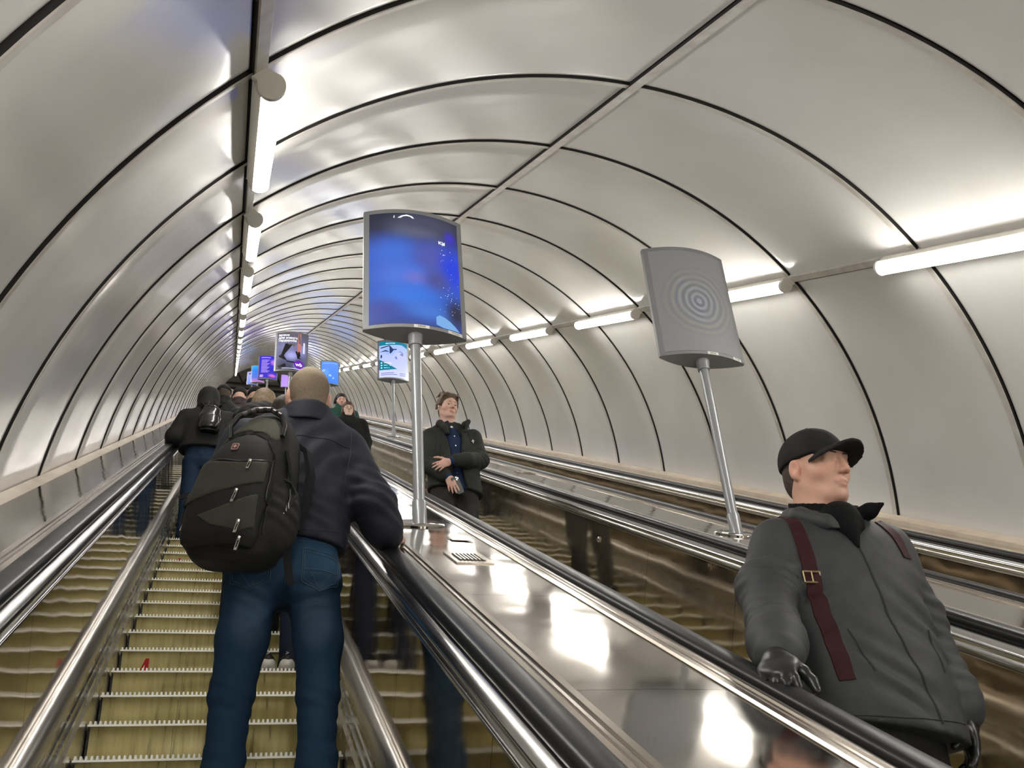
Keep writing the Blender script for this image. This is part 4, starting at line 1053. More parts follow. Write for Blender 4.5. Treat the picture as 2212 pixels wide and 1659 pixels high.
    dm = node_mat('denim', (.02, .05, .1), .8, spec=.15); attr_col(dm); nz = noise_node(dm, (1, 1, .12), 420, 2); add_bump(dm, nz, .25, .002); add_bump(dm, noise_node(dm, (1, 1, 1), 16, 4, dist=.8), .3, .008)
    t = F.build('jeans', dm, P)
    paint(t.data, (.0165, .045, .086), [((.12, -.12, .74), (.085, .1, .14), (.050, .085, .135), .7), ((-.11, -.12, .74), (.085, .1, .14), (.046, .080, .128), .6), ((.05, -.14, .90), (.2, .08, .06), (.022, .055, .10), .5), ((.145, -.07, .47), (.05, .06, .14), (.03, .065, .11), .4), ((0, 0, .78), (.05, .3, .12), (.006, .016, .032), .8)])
    bv = bvh_of(t); st = node_mat('stitch', (.05, .085, .125), .8); st2 = node_mat('denim_edge', (.030, .062, .10), .8)
    rp = [(.060, .985), (.058, .862), (.125, .832), (.193, .862), (.200, .965)]
    lp = [(-.190, .93), (-.185, .862), (-.118, .832), (-.052, .862), (-.050, .985)]
    for pk, nm in ((rp, 'back_pocket'), (lp, 'back_pocket')):
        m = MB(); rows = []
        L = pk + [pk[0]]
        a = drape_line(bv, L, .0022, nm, st2, t, 70, .0012)
        inset = [(x + (.007 if x < (pk[0][0] + pk[-1][0]) / 2 else -.007), z + .006) for x, z in pk]
        drape_line(bv, inset, .0010, 'stitching', st, a, 60, .0018)
        drape_line(bv, [(pk[0][0], pk[0][1] - .016), (pk[-1][0], pk[-1][1] - .016)], .0010, 'stitching', st, a, 30, .0018)
        drape_line(bv, [(pk[1][0] + .004, pk[1][1] + .038), (pk[3][0] - .004, pk[3][1] + .034)], .0020, 'welt', st2, a, 30, .0014)
        drape_line(bv, [(pk[1][0] + .03, pk[1][1] + .03), (pk[2][0], pk[2][1] + .006), (pk[3][0] - .03, pk[3][1] + .03)], .001, 'stitching', st, a, 30, .0018)
    for pts in ([(-.19, 1.012), (0, 1.018), (.19, 1.016)], [(.003, 1.01), (.003, .85)], [(-.015, 1.03), (.22, 1.035)]): drape_line(bv, pts, .0012, 'stitching', st, t, 40, .001)
    for sx, x0 in ((1, .15), (-1, -.165)):
        F = SDF((x0 - .07, -.12, -.005), (x0 + .07, .22, .10), .009)
        F.ell((x0, .05, .03), (.05, .145, .035), .01); F.ell((x0, -.03, .05), (.042, .07, .045), .02); F.cut((0, 0, 0), (0, 0, -1)); F.build('shoe', M['leather_black'], P)

    # ------- the backpack he wears
    B = empty('backpack', base + Vector((-.147, -.242, 1.163)))
    tag(B, 'large black and olive backpack on the back of the rider in the navy jacket', 'backpack')
    B.rotation_euler = (0, math.radians(10), math.radians(-27))
    F = SDF((-.22, -.19, -.33), (.22, .17, .33), .0075)
    body = [(-.290, -.01, .0, .120, .070), (-.270, -.005, -.003, .152, .100), (-.20, -.005, -.004, .175, .118), (-.05, -.002, -.002, .172, .118), (.08, .004, 0, .155, .110), (.18, .014, .005, .128, .090), (.25, .020, .01, .095, .066), (.29, .022, .014, .060, .040)]
    F.loft(body, .02, pw=3.2)
    F.ell((.165, .0, -.12), (.040, .085, .12), .03); F.ell((-.172, .0, -.12), (.035, .085, .12), .03)
    F.wob((-.3, -.3, -.4), (.3, .3, .4), .0042, 17, 8); F.fold((0, -.1, -.22), (.2, 0, 1), .07, 1, .006, .15); F.fold((.16, -.02, -.08), (.2, .2, 1), .05, 1, .005, .12)
    olive = cloth('olive_canvas', (.036, .037, .027), .7, 500, 10, .35, .2); blk = cloth('black_canvas', (.0075, .0075, .0075), .72, 500, 10, .35, .2, spec=.35)
    pb = F.build('shell', blk, B)
    # outer pocket swelling on the face
    G = SDF((-.17, -.20, -.29), (.17, -.02, .21), .0055)
    pocket = [(-.255, -.012, -.105, .125, .030), (-.22, -.01, -.108, .142, .050), (-.10, -.006, -.108, .142, .056), (.03, .0, -.100, .130, .050), (.10, .006, -.092, .108, .042), (.145, .010, -.085, .080, .032), (.172, .012, -.08, .040, .018)]
    G.loft(pocket, .01, pw=2.8); G.wob((-.3, -.3, -.4), (.3, .3, .4), .003, 20, 21)
    keep = G.f.copy(); G.build('outer_pocket', blk, B)
    def panel(nm, poly, mat, inf, par=B):
        G.f = keep - inf
        def fn(X, Y, Z): return poly_sd(X, Z, poly) + 0 * Y
        G.put(fn, (-.3, -.3, -.4), (.3, .3, .4), 0, 'and'); G.put(lambda X, Y, Z: Y + .085 + 0 * X + 0 * Z, (-.3, -.3, -.4), (.3, .3, .4), 0, 'and')
        return G.build(nm, mat, par, 0)
    panel('olive_panel', [(-.140, .042), (-.10, .048), (.02, .040), (.118, .052), (.122, -.030), (.05, -.052), (-.05, -.085), (-.152, -.128), (-.160, -.06)], olive, .0035)
    panel('olive_panel', [(.120, -.075), (.125, -.195), (.08, -.215), (-.03, -.195), (-.085, -.165), (.02, -.120)], olive, .0035)
    bv = bvh_of(*[o for o in B.children]); edge = node_mat('black_piping', (.006, .006, .006), .4)
    drape_line(bv, [(-.150, -.20), (-.150, -.02), (-.125, .09), (-.07, .155), (.01, .180), (.08, .150), (.118, .09), (.134, -.02), (.140, -.2)], .0035, 'zip_track', edge, B, 90, .002)
    drape_line(bv, [(-.138, .044), (-.05, .052), (.02, .044), (.12, .056)], .0028, 'piping', edge, B, 40, .001)
    # olive top flap face above the pocket
    F2 = SDF((-.15, -.16, .12), (.17, .13, .31), .006); F2.loft(body, .02, pw=3.2); F2.f -= .0035
    F2.put(lambda X, Y, Z: poly_sd(X, Z, [(-.085, .175), (-.05, .235), (.0, .268), (.06, .262), (.100, .215), (.118, .165), (.10, .150), (.05, .185), (-.02, .195)]) + 0 * Y, (-.3, -.3, -.4), (.3, .3, .4), 0, 'and')
    F2.put(lambda X, Y, Z: Y - .03 + 0 * X + 0 * Z, (-.3, -.3, -.4), (.3, .3, .4), 0, 'and'); F2.build('top_panel', cloth('olive_light', (.062, .062, .044), .7, 500, 10, .3, .2), B, 0)
    # carrying handle
    hp = [(-.078, -.080, .165), (-.082, -.095, .205), (-.065, -.085, .252), (-.020, -.060, .290), (.035, -.045, .300), (.085, -.045, .275), (.112, -.060, .225), (.120, -.075, .175)]
    hcv = [Vector(p) for p in hp]; fine = []
    for i in range(len(hcv) - 1):
        for t_ in (0, .25, .5, .75): fine.append(hcv[i].lerp(hcv[i + 1], t_))
    fine.append(hcv[-1]); MB().tube(fine, .0125, 10, flat=.7).build('handle', M['leather_black'], B)
    m = MB()
    for i in range(9, 20, 2): m.tube([fine[i], fine[i + 1]], .0136, 10, flat=.72)
    m.build('handle_grip', node_mat('grip_grey', (.06, .06, .06), .35), B)
    # badge
    def badge(x, z, s_):
        q = drape(bv, x, z, .002); 
        o = empty('badge', q, B); o.rotation_euler.x = math.radians(-14)
        k = 10; out = [(s_ * math.copysign(abs(math.cos(a)) ** .45, math.cos(a)), s_ * 1.08 * math.copysign(abs(math.sin(a)) ** .45, math.sin(a))) for a in [2 * math.pi * i / 28 for i in range(28)]]
        m = MB(); m.add([(x_, 0, z_) for x_, z_ in out] + [(x_, -.003, z_) for x_, z_ in out], [tuple(28 + i for i in range(28))] + [(i, (i + 1) % 28, 28 + (i + 1) % 28, 28 + i) for i in range(28)]); m.build('badge_rim', M['zip'], o)
        m = MB(); m.add([(x_ * .80, -.0036, z_ * .80) for x_, z_ in out], [tuple(range(28))]); m.build('badge_field', node_mat('badge_red', (.16, .02, .018), .4), o, False)
        c_ = s_ * .52; w_ = s_ * .18; m = MB()
        m.add([(-w_, -.0046, -c_), (w_, -.0046, -c_), (w_, -.0046, -w_), (c_, -.0046, -w_), (c_, -.0046, w_), (w_, -.0046, w_), (w_, -.0046, c_), (-w_, -.0046, c_), (-w_, -.0046, w_), (-c_, -.0046, w_), (-c_, -.0046, -w_), (-w_, -.0046, -w_)], [tuple(range(12))])
        m.build('badge_cross', M['zip'], o, False)
    badge(-.018, .105, .0135)
    def pull(x, z, ln, tilt, w_=.0055):
        q = drape(bv, x, z, .003)
        if q is None: return
        o = empty('zip_pull', q, B); o.rotation_euler = (math.radians(-6), math.radians(tilt), 0)
        m = MB(); m.box((-w_, -.004, -ln), (-w_ * .45, 0, 0)); m.box((w_ * .45, -.004, -ln), (w_, 0, 0)); m.box((-w_ * .45, -.004, -ln), (w_ * .45, 0, -ln * .78)); m.box((-w_ * .45, -.004, -ln * .15), (w_ * .45, 0, 0)); m.build('tab', M['zip'], o)
        MB().lathe([(.0, .006), (w_ * 1.1, .005), (w_ * 1.1, -.004), (.0, -.005)], (0, -.004, .002), 10).build('slider', M['zip'], o)
    pull(.062, .040, .028, 6); pull(.045, -.075, .042, 8); pull(.080, -.185, .040, 4); pull(.086, -.235, .042, 2); pull(-.158, -.16, .04, 6, .004)
    # shoulder straps and loose webbing
    blkw = node_mat('webbing', (.010, .010, .011), .8, spec=.15)
    def band(name, pts, wid, side=(1, 0, 0), th=.003, mat=blkw):
        m = MB(); sd = Vector(side).normalized(); pts = [Vector(p) for p in pts]; v = []; f = []
        for i, p in enumerate(pts):
            t_ = (pts[min(i + 1, len(pts) - 1)] - pts[max(i - 1, 0)]).normalized(); nn = t_.cross(sd).normalized(); s2 = nn.cross(t_).normalized()
            v += [p - s2 * wid / 2 - nn * th / 2, p + s2 * wid / 2 - nn * th / 2, p + s2 * wid / 2 + nn * th / 2, p - s2 * wid / 2 + nn * th / 2]
        for i in range(len(pts) - 1):
            for j_ in range(4): f.append((i * 4 + j_, i * 4 + (j_ + 1) % 4, i * 4 + 4 + (j_ + 1) % 4, i * 4 + 4 + j_))
        f += [(0, 1, 2, 3), tuple(len(v) - 4 + i for i in range(4))[::-1]]; m.add(v, f); return m.build(name, mat, B)
    band('shoulder_strap', [(-.075, .06, .23), (-.10, .14, .315), (-.10, .20, .345), (-.09, .27, .31)], .06, th=.014)
    band('shoulder_strap', [(.10, .08, .22), (.150, .085, .19), (.185, .085, .10), (.192, .08, -.02), (.18, .07, -.12)], .05, (0, 1, .1), th=.016)
    band('webbing_tail', [(-.17, .06, -.03), (-.205, .03, -.015), (-.235, .0, -.025), (-.262, -.01, -.045)], .020, (0, .3, 1))
    band('webbing_tail', [(.165, .05, -.16), (.188, .02, -.20), (.205, .0, -.255), (.232, -.01, -.32), (.245, -.01, -.345)], .026, (1, .2, 0))
    band('side_strap', [(.150, -.075, .12), (.178, -.04, .02), (.196, -.01, -.08), (.19, .03, -.15)], .024, (0, 1, .2))
    bv2 = bvh_of(pb)
    m = MB(); m.tube([(.150, -.06, .02), (.185, -.05, .005), (.200, -.03, -.03), (.195, -.045, -.075), (.188, -.05, -.10)], .005, 7); m.tube([(.185, -.055, -.02), (.196, -.06, -.06), (.190, -.055, -.09)], .004, 7); m.build('cord', M['leather_black'], B)
    for x_, z_ in ((.190, -.085), (.197, -.075), (.183, -.095)): MB().tube([(x_, -.066, z_), (x_ + .006, -.068, z_ - .022)], .003, 6).build('cord_end', M['zip'], B)
build_main()

# ---------------------------------------------------------------- the man in the cap, going down
def hframe(y, z):
    y = np.array(y, float); y /= np.linalg.norm(y); z = np.array(z, float); z -= y * (z @ y); z /= np.linalg.norm(z); return y, z, np.cross(y, z)
def build_cap_man():
    base = Vector((1.87, 2.42, -.31))
    P = empty('person', base); tag(P, 'person in a black cap and dark grey parka, gloved hand on the handrail, going down', 'person', 'riders going down')
    yaw = math.pi + math.radians(13)
    hc = (-.050, .016, 1.590); R = rotm(yaw, -.13, .02); S = 1.06
    F = SDF((-.45, -.30, .02), (.35, .24, 1.76), .016, [((-.19, -.14, 1.40), (.09, .16, 1.76), .0045)])
    T = add_head(F, hc, R, S, True, (-.06, .045, 1.38), .004)
    F.loft([(.85, -.06, 0, .15, .10), (1.1, -.06, .0, .14, .09), (1.30, -.06, .02, .18, .09), (1.40, -.06, .03, .09, .07)], .04)
    F.chain([(-.24, .02, 1.33), (-.36, -.05, 1.166), (-.48, -.24, .955)], [.045, .04, .03], .03); F.chain([(.12, .02, 1.33), (.17, .02, 1.11), (.18, -.03, .86)], [.045, .04, .03], .03)
    for sx in (1, -1): F.chain([(-.08 + sx * .09, 0, .86), (-.08 + sx * .10, 0, .46), (-.08 + sx * .11, .02, .07)], [.07, .048, .034], .03)
    b = F.build('body', M['skin'], P)
    paint(b.data, (.64, .375, .275), SKIN_SPOTS(T, (.46, .20, .16), (.66, .27, .20)) + [(T(-.06, .04, -.05), (.04, .06, .05), (.68, .32, .23), .5), (T(0, .085, -.085), (.06, .05, .05), (.56, .32, .25), .4)])
    add_eyes(P, T, R, S); hb = hair_mat('short_brown_hair', (.045, .032, .024), (.09, .07, .055)); add_brows(P, T, hb, S, .004)
    # short hair under the cap
    F = SDF((-.20, -.12, 1.47), (.10, .16, 1.72), .005)
    def e(c, r, k=.01, op='add'): F.ell(T(*c), np.array(r) * S, k * S, R, op)
    e((0, -.016, .030), (.0785, .099, .090)); e((0, -.05, -.03), (.066, .058, .062), .03)
    F.cut(T(0, .047, 0), R @ np.array([0, .9, -.25])); F.cut(T(0, 0, .03), R @ np.array([0, 0, 1]))
    for q in (-1, 1): e((q * .084, -.002, -.012), (.018, .024, .038), .005, 'sub'); e((q * .09, .04, -.06), (.05, .055, .045), .01, 'sub')
    F.build('hair', hb, P, 0)
    # cap: crown, band and curved peak
    F = SDF((-.24, -.24, 1.52), (.18, .20, 1.78), .005)
    F.ell(T(0, -.014, .036), np.array([.090, .110, .098]) * S, .01, R)
    Rt = R
    F.cut(T(0, .0, .022), Rt @ np.array([0, .10, -1])); F.wob((-.3, -.3, 1.4), (.2, .3, 1.8), .0014, 30, 2)
    o = np.array(T(0, .085, .036)); iR = np.array(R)
    def peak(X, Y, Z):
        px, py, pz = X - o[0], Y - o[1], Z - o[2]; q = [iR[0][i] * px + iR[1][i] * py + iR[2][i] * pz for i in range(3)]
        zz = .006 - 5.2 * q[0] ** 2 + .10 * q[1] - 1.0 * q[1] ** 2
        pl = np.sqrt((q[0] / .086) ** 2 + ((q[1] + .018) / .108) ** 2) - 1
        return np.maximum(np.maximum(np.abs(q[2] - zz) - .0062, pl * .08), -q[1] - .045)
    F.put(peak, o - .16, o + .16, .006)
    cap = F.build('cap', cloth('black_wool', (.014, .014, .015), .85, 330, 22, .3, .3), P)
    MB().lathe([(.0, .004), (.006, .003), (.008, 0), (.0, -.002)], T(0, -.014, .136), 12).build('button', M['black_cloth'], cap)
    # parka
    F = SDF((-.62, -.40, .70), (.32, .24, 1.46), .0085)
    F.loft([(.70, -.105, -.02, .262, .165), (.78, -.10, -.02, .258, .165), (.95, -.085, -.015, .238, .158), (1.10, -.07, -.005, .225, .150), (1.22, -.062, .0, .228, .146), (1.31, -.06, .01, .218, .128), (1.375, -.06, .02, .165, .105), (1.425, -.06, .03, .11, .09)], .03, pw=2.4)
    F.chain([(-.245, .02, 1.325), (-.36, -.04, 1.165), (-.50, -.26, .945), (-.545, -.325, .895)], [.088, .077, .067, .064], .045)
    F.chain([(.125, .02, 1.325), (.175, .02, 1.11), (.185, -.03, .87), (.186, -.04, .825)], [.086, .074, .064, .062], .045)
    F.wob((-.6, -.4, .6), (.4, .3, 1.4), .0045, 16, 31, (1, 1, 1.4)); F.wob((-.6, -.4, .6), (.4, .3, 1.4), .002, 40, 7)
    F.fold((-.37, -.06, 1.15), (.3, .3, 1), .045, 1, .007, .13); F.fold((-.45, -.2, 1.0), (.4, .6, .8), .05, 1, .006, .12)
    F.fold((.175, .0, 1.1), (.1, 0, 1), .055, 1, .006, .14); F.fold((.185, -.03, .92), (0, 0, 1), .05, 1, .006, .12)
    F.fold((-.1, -.15, .88), (.55, 0, 1), .075, 1, .007, .18); F.fold((.05, -.12, 1.05), (.7, 0, 1), .09, 1, .006, .18); F.fold((-.22, -.1, 1.12), (-.6, 0, 1), .07, 1, .005, .14)
    F.cut((-.1, 0, .752), (-.16, 0, -1))
    wr = np.array((-.545, -.325, .895)); F.cut(wr + np.array([-.02, -.022, -.02]), (-.52, -.62, -.55)) if False else None
    cm = cloth('grey_parka', (.036, .038, .041), .62, 300, 8, .4, .18, spec=.35)
    c = F.build('parka', cm, P)
    # turned-down hood/collar with black lining
    F = SDF((-.26, -.20, 1.30), (.16, .20, 1.56), .006)
    sec = [(1.31, -.06, .02, .165, .125), (1.37, -.06, .025, .128, .108), (1.43, -.055, .022, .105, .100), (1.50, -.055, .020, .103, .104)]
    F.loft(sec, .005); F.loft([(z, cx, cy, rx - .012, ry - .012) for z, cx, cy, rx, ry in sec] + [(1.6, -.055, .02, .095, .098)], .003, op='sub')
    F.ell(T(.02, .16, -.17), (.042, .10, .10), .01, R, 'sub'); F.cut((-.06, .10, 1.505), (.0, -.42, 1)); F.ell((-.13, .10, 1.42), (.075, .06, .045), .02); F.wob((-.4, -.3, 1.2), (.3, .3, 1.6), .002, 28, 9)
    lin_m = cloth('black_lining', (.005, .005, .0055), .85, amp=.3, spec=.15)
    F.build('collar', lin_m, c)
    F = SDF((-.02, -.18, 1.33), (.16, .08, 1.47), .005)
    F.chain([(-.0, -.03, 1.40), (.03, -.085, 1.41), (.052, -.12, 1.418)], [.030, .024, .007], .01); F.build('collar_wing', lin_m, c)
    F = SDF((-.20, -.20, 1.24), (.07, .06, 1.45), .005); F.ell((-.075, -.070, 1.365), (.072, .058, .075), .01); F.cone((-.08, -.11, 1.33), (-.085, -.135, 1.27), .03, .006, .02); F.wob((-.3, -.3, 1.2), (.2, .2, 1.5), .003, 40, 4); F.build('lining', lin_m, c)
    F = SDF((-.24, -.12, 1.33), (-.04, .12, 1.47), .005); F.chain([(-.16, .05, 1.43), (-.175, -.02, 1.405), (-.14, -.09, 1.36), (-.11, -.12, 1.32)], [.035, .030, .024, .012], .015); F.build('collar_wing', cm, c)
    bv = bvh_of(c); dk = node_mat('parka_seam', (.02, .021, .023), .7)
    drape_line(bv, [(-.085, 1.36), (-.075, 1.2), (-.055, 1.0), (-.02, .86), (.0, .76)], .0035, 'zip_placket', dk, c, 50, .001)
    drape_line(bv, [(-.20, 1.02), (-.165, .90)], .003, 'pocket_seam', dk, c, 16, .001); drape_line(bv, [(.06, 1.02), (.075, .90)], .003, 'pocket_seam', dk, c, 16, .001)
    drape_line(bv, [(-.28, .79), (-.12, .775), (.1, .765)], .002, 'hem_seam', dk, c, 40, .001)
    mar = cloth('maroon_leather', (.036, .010, .011), .6, 200, 20, .2, .2, spec=.15)
    s1 = drape_band(bv, [(-.225, 1.40), (-.235, 1.33), (-.245, 1.22), (-.248, 1.10), (-.245, 1.0), (-.242, .88)], .040, 'bag_strap', mar, P, 26, .004, .004)
    drape_band(bv, [(.075, 1.39), (.095, 1.33), (.10, 1.25)], .04, 'bag_strap', mar, P, 14, .004, .004)
    q = drape(bv, -.2455, 1.175, .010)
    m = MB(); br = node_mat('brass', (.55, .45, .25), .3, metal=1.0)
    for a_, b_ in (((-.027, 0, -.016), (.027, 0, -.016)), ((.027, 0, -.016), (.027, 0, .016)), ((.027, 0, .016), (-.027, 0, .016)), ((-.027, 0, .016), (-.027, 0, -.016)), ((0, 0, -.016), (0, 0, .016))): m.tube([q + Vector(a_), q + Vector(b_)], .0028, 6)
    m.build('buckle', br, s1)
    # gloves
    ya, za, xa = hframe((-.50, -.70, -.46), (-.30, -.36, .88))
    F = SDF((-.74, -.58, .72), (-.46, -.26, .98), .005)
    add_hand(F, (-.568, -.352, .876), np.stack([-xa, ya, za], 1), 1, 1.05, (.52, .56, .6, .62), .12, (.7, .35), 1.22, .006); F.cone((-.545, -.325, .90), (-.575, -.36, .872), .040, .034, .01)
    F.build('glove', M['leather_black'], P)
    ya, za, xa = hframe((-.22, -.28, -1), (1, -.35, -.1))
    F = SDF((.05, -.22, .60), (.30, .06, .86), .005)
    add_hand(F, (.178, -.048, .79), np.stack([xa, ya, za], 1), 1, 1.05, (.30, .34, .36, .4), .05, (.5, .5), 1.2, .006); F.cone((.185, -.045, .82), (.178, -.05, .785), .040, .034, .01)
    F.build('glove', M['leather_black'], P)
    F = SDF((-.36, -.24, .02), (.20, .24, .90), .013)
    F.loft([(.70, -.09, 0, .17, .12), (.80, -.085, 0, .18, .13), (.9, -.08, 0, .18, .13)], .03)
    for sx in (1, -1): F.chain([(-.085 + sx * .095, 0, .78), (-.085 + sx * .105, 0, .46), (-.085 + sx * .11, .02, .05)], [.10, .075, .07], .03)
    F.build('trousers', M['black_cloth'], P)
    for sx in (1, -1):
        x0 = -.085 + sx * .11
        F = SDF((x0 - .07, -.24, -.005), (x0 + .07, .12, .11), .01); F.ell((x0, -.06, .03), (.05, .145, .035), .01); F.ell((x0, .02, .05), (.042, .06, .05), .02); F.cut((0, 0, 0), (0, 0, -1)); F.build('shoe', M['leather_black'], P)
build_cap_man()

# ---------------------------------------------------------------- the young man with folded arms
def build_young_man():
    base = Vector((1.84, 7.25, 2.49))
    P = empty('person', base); tag(P, 'young person in a dark open coat and blue shirt, arms folded low, going down', 'person', 'riders going down')
    yaw = math.pi + math.radians(12); S = .98
    hc = (-.028, -.005, 1.690); R = rotm(yaw, -.15, -.03)
    F = SDF((-.34, -.36, .02), (.34, .20, 1.84), .017, [((-.14, -.15, 1.55), (.09, .14, 1.84), .006), ((-.24, -.33, .78), (.03, -.13, 1.10), .006)])
    T = add_head(F, hc, R, S, True, (-.02, .02, 1.49))
    F.loft([(.90, 0, 0, .13, .09), (1.15, 0, 0, .12, .08), (1.38, 0, .02, .14, .07), (1.50, -.01, .02, .06, .055)], .03)
    F.chain([(-.19, 0, 1.40), (-.245, -.04, 1.12), (-.105, -.20, .935)], [.045, .04, .028], .03); F.chain([(.19, 0, 1.42), (.225, -.06, 1.18), (-.06, -.235, 1.06)], [.045, .04, .028], .03)
    for sx in (1, -1): F.chain([(sx * .09, 0, .92), (sx * .10, 0, .48), (sx * .11, .02, .07)], [.07, .048, .034], .03)
    y1, z1, x1 = hframe((-.86, -.12, -.42), (-.10, -1, .15)); add_hand(F, (-.085, -.245, 1.048), np.stack([x1, y1, z1], 1), 1, 1.02, (.15, .2, .25, .3), .10, (1.0, .1))
    y2, z2, x2 = hframe((.22, -.25, -.92), (-.25, -1, .05)); add_hand(F, (-.098, -.208, .925), np.stack([-x2, y2, z2], 1), 1, 1.02, (.12, .15, .18, .2), .10, (.35, .5))
    b = F.build('body', M['skin'], P)
    paint(b.data, (.64, .40, .32), SKIN_SPOTS(T, (.50, .17, .15), (.62, .26, .22)) + [((-.15, -.25, 1.02), (.1, .1, .1), (.62, .36, .29), .6), ((-.06, -.2, .85), (.1, .1, .1), (.60, .34, .28), .6)])
    add_eyes(P, T, R, S); hb = hair_mat('brown_hair', (.050, .030, .016), (.13, .082, .045), (26, 26, 26), .6); add_brows(P, T, hb, S, .0036)
    for q in (1,): MB().lathe([(0, .008), (.007, .006), (.008, 0), (.006, -.012), (0, -.018)], T(q * .090, .002, -.004), 10).build('earbud', M['sole_white'], P)
    # swept-back untidy hair
    F = SDF((-.19, -.16, 1.60), (.14, .16, 1.90), .006)
    def e(c, r, k=.01, op='add'): F.ell(T(*c), np.array(r) * S, k * S, R, op)
    e((0, -.022, .042), (.083, .102, .093)); e((.03, .02, .100), (.050, .060, .032), .02); e((-.03, .012, .102), (.050, .06, .034), .02); e((-.078, -.02, .02), (.022, .055, .060), .02); e((.078, -.02, .03), (.020, .05, .055), .02); e((0, -.07, -.03), (.062, .045, .06), .03)
    e((0, .095, .015), (.058, .05, .052), .012, 'sub'); e((0, .10, -.05), (.09, .09, .08), .01, 'sub')
    for q in (-1, 1): e((q * .088, .004, -.018), (.02, .026, .034), .006, 'sub')
    rs = np.random.default_rng(5)
    for i in range(34):
        x0 = rs.uniform(-.075, .07); a0 = rs.uniform(.0, 1.0); sw = rs.uniform(-.03, .015)
        p0 = T(x0, .075 - .05 * a0, .085 + .03 * a0); p1 = T(x0 * 1.12 + sw * .5, .03 - .05 * a0, .128 + rs.uniform(-.008, .010)); p2 = T(x0 * 1.25 + sw, -.05 - .04 * a0, .118 + rs.uniform(-.01, .012))
        F.chain([p0, p1, p2], [.006, .009, .004], .006)
    for q in (-1, 1):
        for i in range(8):
            y0 = rs.uniform(-.06, .035); F.chain([T(q * .072, y0 + .02, .09), T(q * .084, y0, .045), T(q * .086, y0 - .03, rs.uniform(-.03, .02))], [.008, .008, .003], .006)
    F.wob((-.3, -.3, 1.5), (.3, .3, 2), .003, 45, 6); F.wob((-.3, -.3, 1.5), (.3, .3, 2), .002, 110, 3)
    F.build('hair', hb, P, 0)
    # coat, open over a blue shirt
    cm = cloth('olive_black_coat', (.026, .027, .023), .85, 300, 9, .35, .25)
    F = SDF((-.36, -.34, .82), (.36, .22, 1.60), .0105)
    F.loft([(.84, 0, -.005, .232, .155), (.95, 0, -.005, .225, .155), (1.15, 0, 0, .218, .145), (1.30, 0, .005, .222, .138), (1.40, 0, .01, .205, .115), (1.47, -.01, .02, .13, .095), (1.52, -.015, .02, .10, .09)], .03, pw=2.4)
    F.chain([(-.185, 0, 1.395), (-.25, -.035, 1.12), (-.125, -.19, .95)], [.078, .066, .052], .04)
    F.chain([(.185, 0, 1.41), (.228, -.055, 1.17), (.06, -.215, 1.085), (-.035, -.232, 1.065)], [.078, .066, .058, .052], .04)
    F.put(lambda X, Y, Z: np.maximum(np.abs(X + .005 - .02 * (1.2 - Z)) - (.032 + .055 * np.clip((Z - 1.12) / .35, 0, 1) + .045 * np.clip((1.05 - Z) / .2, 0, 1)), Y + .06), (-.2, -.2, .8), (.2, 0, 1.6), .01, 'sub')
    F.chain([(.228, -.055, 1.17), (.06, -.215, 1.085), (-.035, -.232, 1.065)], [.066, .058, .052], .02)
    F.chain([(-.25, -.035, 1.12), (-.125, -.19, .95)], [.066, .052], .02)
    F.wob((-.4, -.4, .8), (.4, .3, 1.5), .004, 18, 14); F.fold((.2, -.08, 1.17), (.4, .3, 1), .05, 1, .006, .13); F.fold((-.24, -.05, 1.1), (.2, 0, 1), .05, 1, .006, .12)
    F.cut((0, 0, .868), (-.12, 0, -1)); c = F.build('coat', cm, P)
    F = SDF((-.20, -.18, 1.36), (.20, .20, 1.62), .008)
    F.chain([(-.125, .03, 1.47), (-.115, -.05, 1.50), (-.085, -.10, 1.44), (-.055, -.125, 1.33)], [.036, .032, .026, .012], .02); F.chain([(.105, .03, 1.47), (.105, -.06, 1.50), (.125, -.10, 1.515), (.085, -.12, 1.40)], [.036, .030, .016, .012], .02); F.cone((-.12, .06, 1.49), (.10, .06, 1.49), .05, .05, .02); F.ell((-.16, .02, 1.455), (.06, .06, .035), .02)
    F.build('hood', cm, c)
    sh = cloth('blue_shirt', (.010, .022, .062), .8, 300, 14, .3, .25)
    F = SDF((-.20, -.17, .84), (.20, .14, 1.58), .010)
    F.loft([(.86, 0, -.01, .16, .128), (1.1, 0, -.005, .15, .125), (1.3, -.005, 0, .15, .115), (1.42, -.01, .01, .10, .09), (1.50, -.015, .015, .075, .078), (1.54, -.018, .015, .072, .076)], .02)
    F.ell((-.015, -.085, 1.52), (.030, .05, .07), .01, op='sub'); F.wob((-.3, -.3, .8), (.3, .3, 1.5), .003, 24, 3); s = F.build('shirt', sh, P)
    F = SDF((-.10, -.12, 1.40), (.08, .08, 1.53), .009); F.loft([(1.40, -.015, .012, .08, .08), (1.515, -.016, .016, .068, .074)], .01); F.build('undershirt', M['sole_white'], P)
    bv = bvh_of(s)
    for z in (1.36, 1.26, 1.16, 1.0, .92):
        q = drape(bv, -.006, z, .003)
        if q: MB().lathe([(0, .006), (.006, .005), (.006, -.005), (0, -.006)], q, 8).build('button', M['zip'], s)
    cuff = cloth('blue_cuff', (.012, .028, .075), .8, amp=.2)
    for a_, b_, nm in (((-.03, -.232, 1.066), (-.068, -.242, 1.052), 'cuff'), ((-.128, -.188, .955), (-.108, -.203, .932), 'cuff')):
        F = SDF(np.minimum(a_, b_) - .06, np.maximum(a_, b_) + .06, .006); F.cone(a_, b_, .044, .040, .002); F.build(nm, cuff, s)
    # thin rucksack straps and a pale pin
    bv = bvh_of(c); sg = node_mat('strap_dark', (.012, .013, .012), .8)
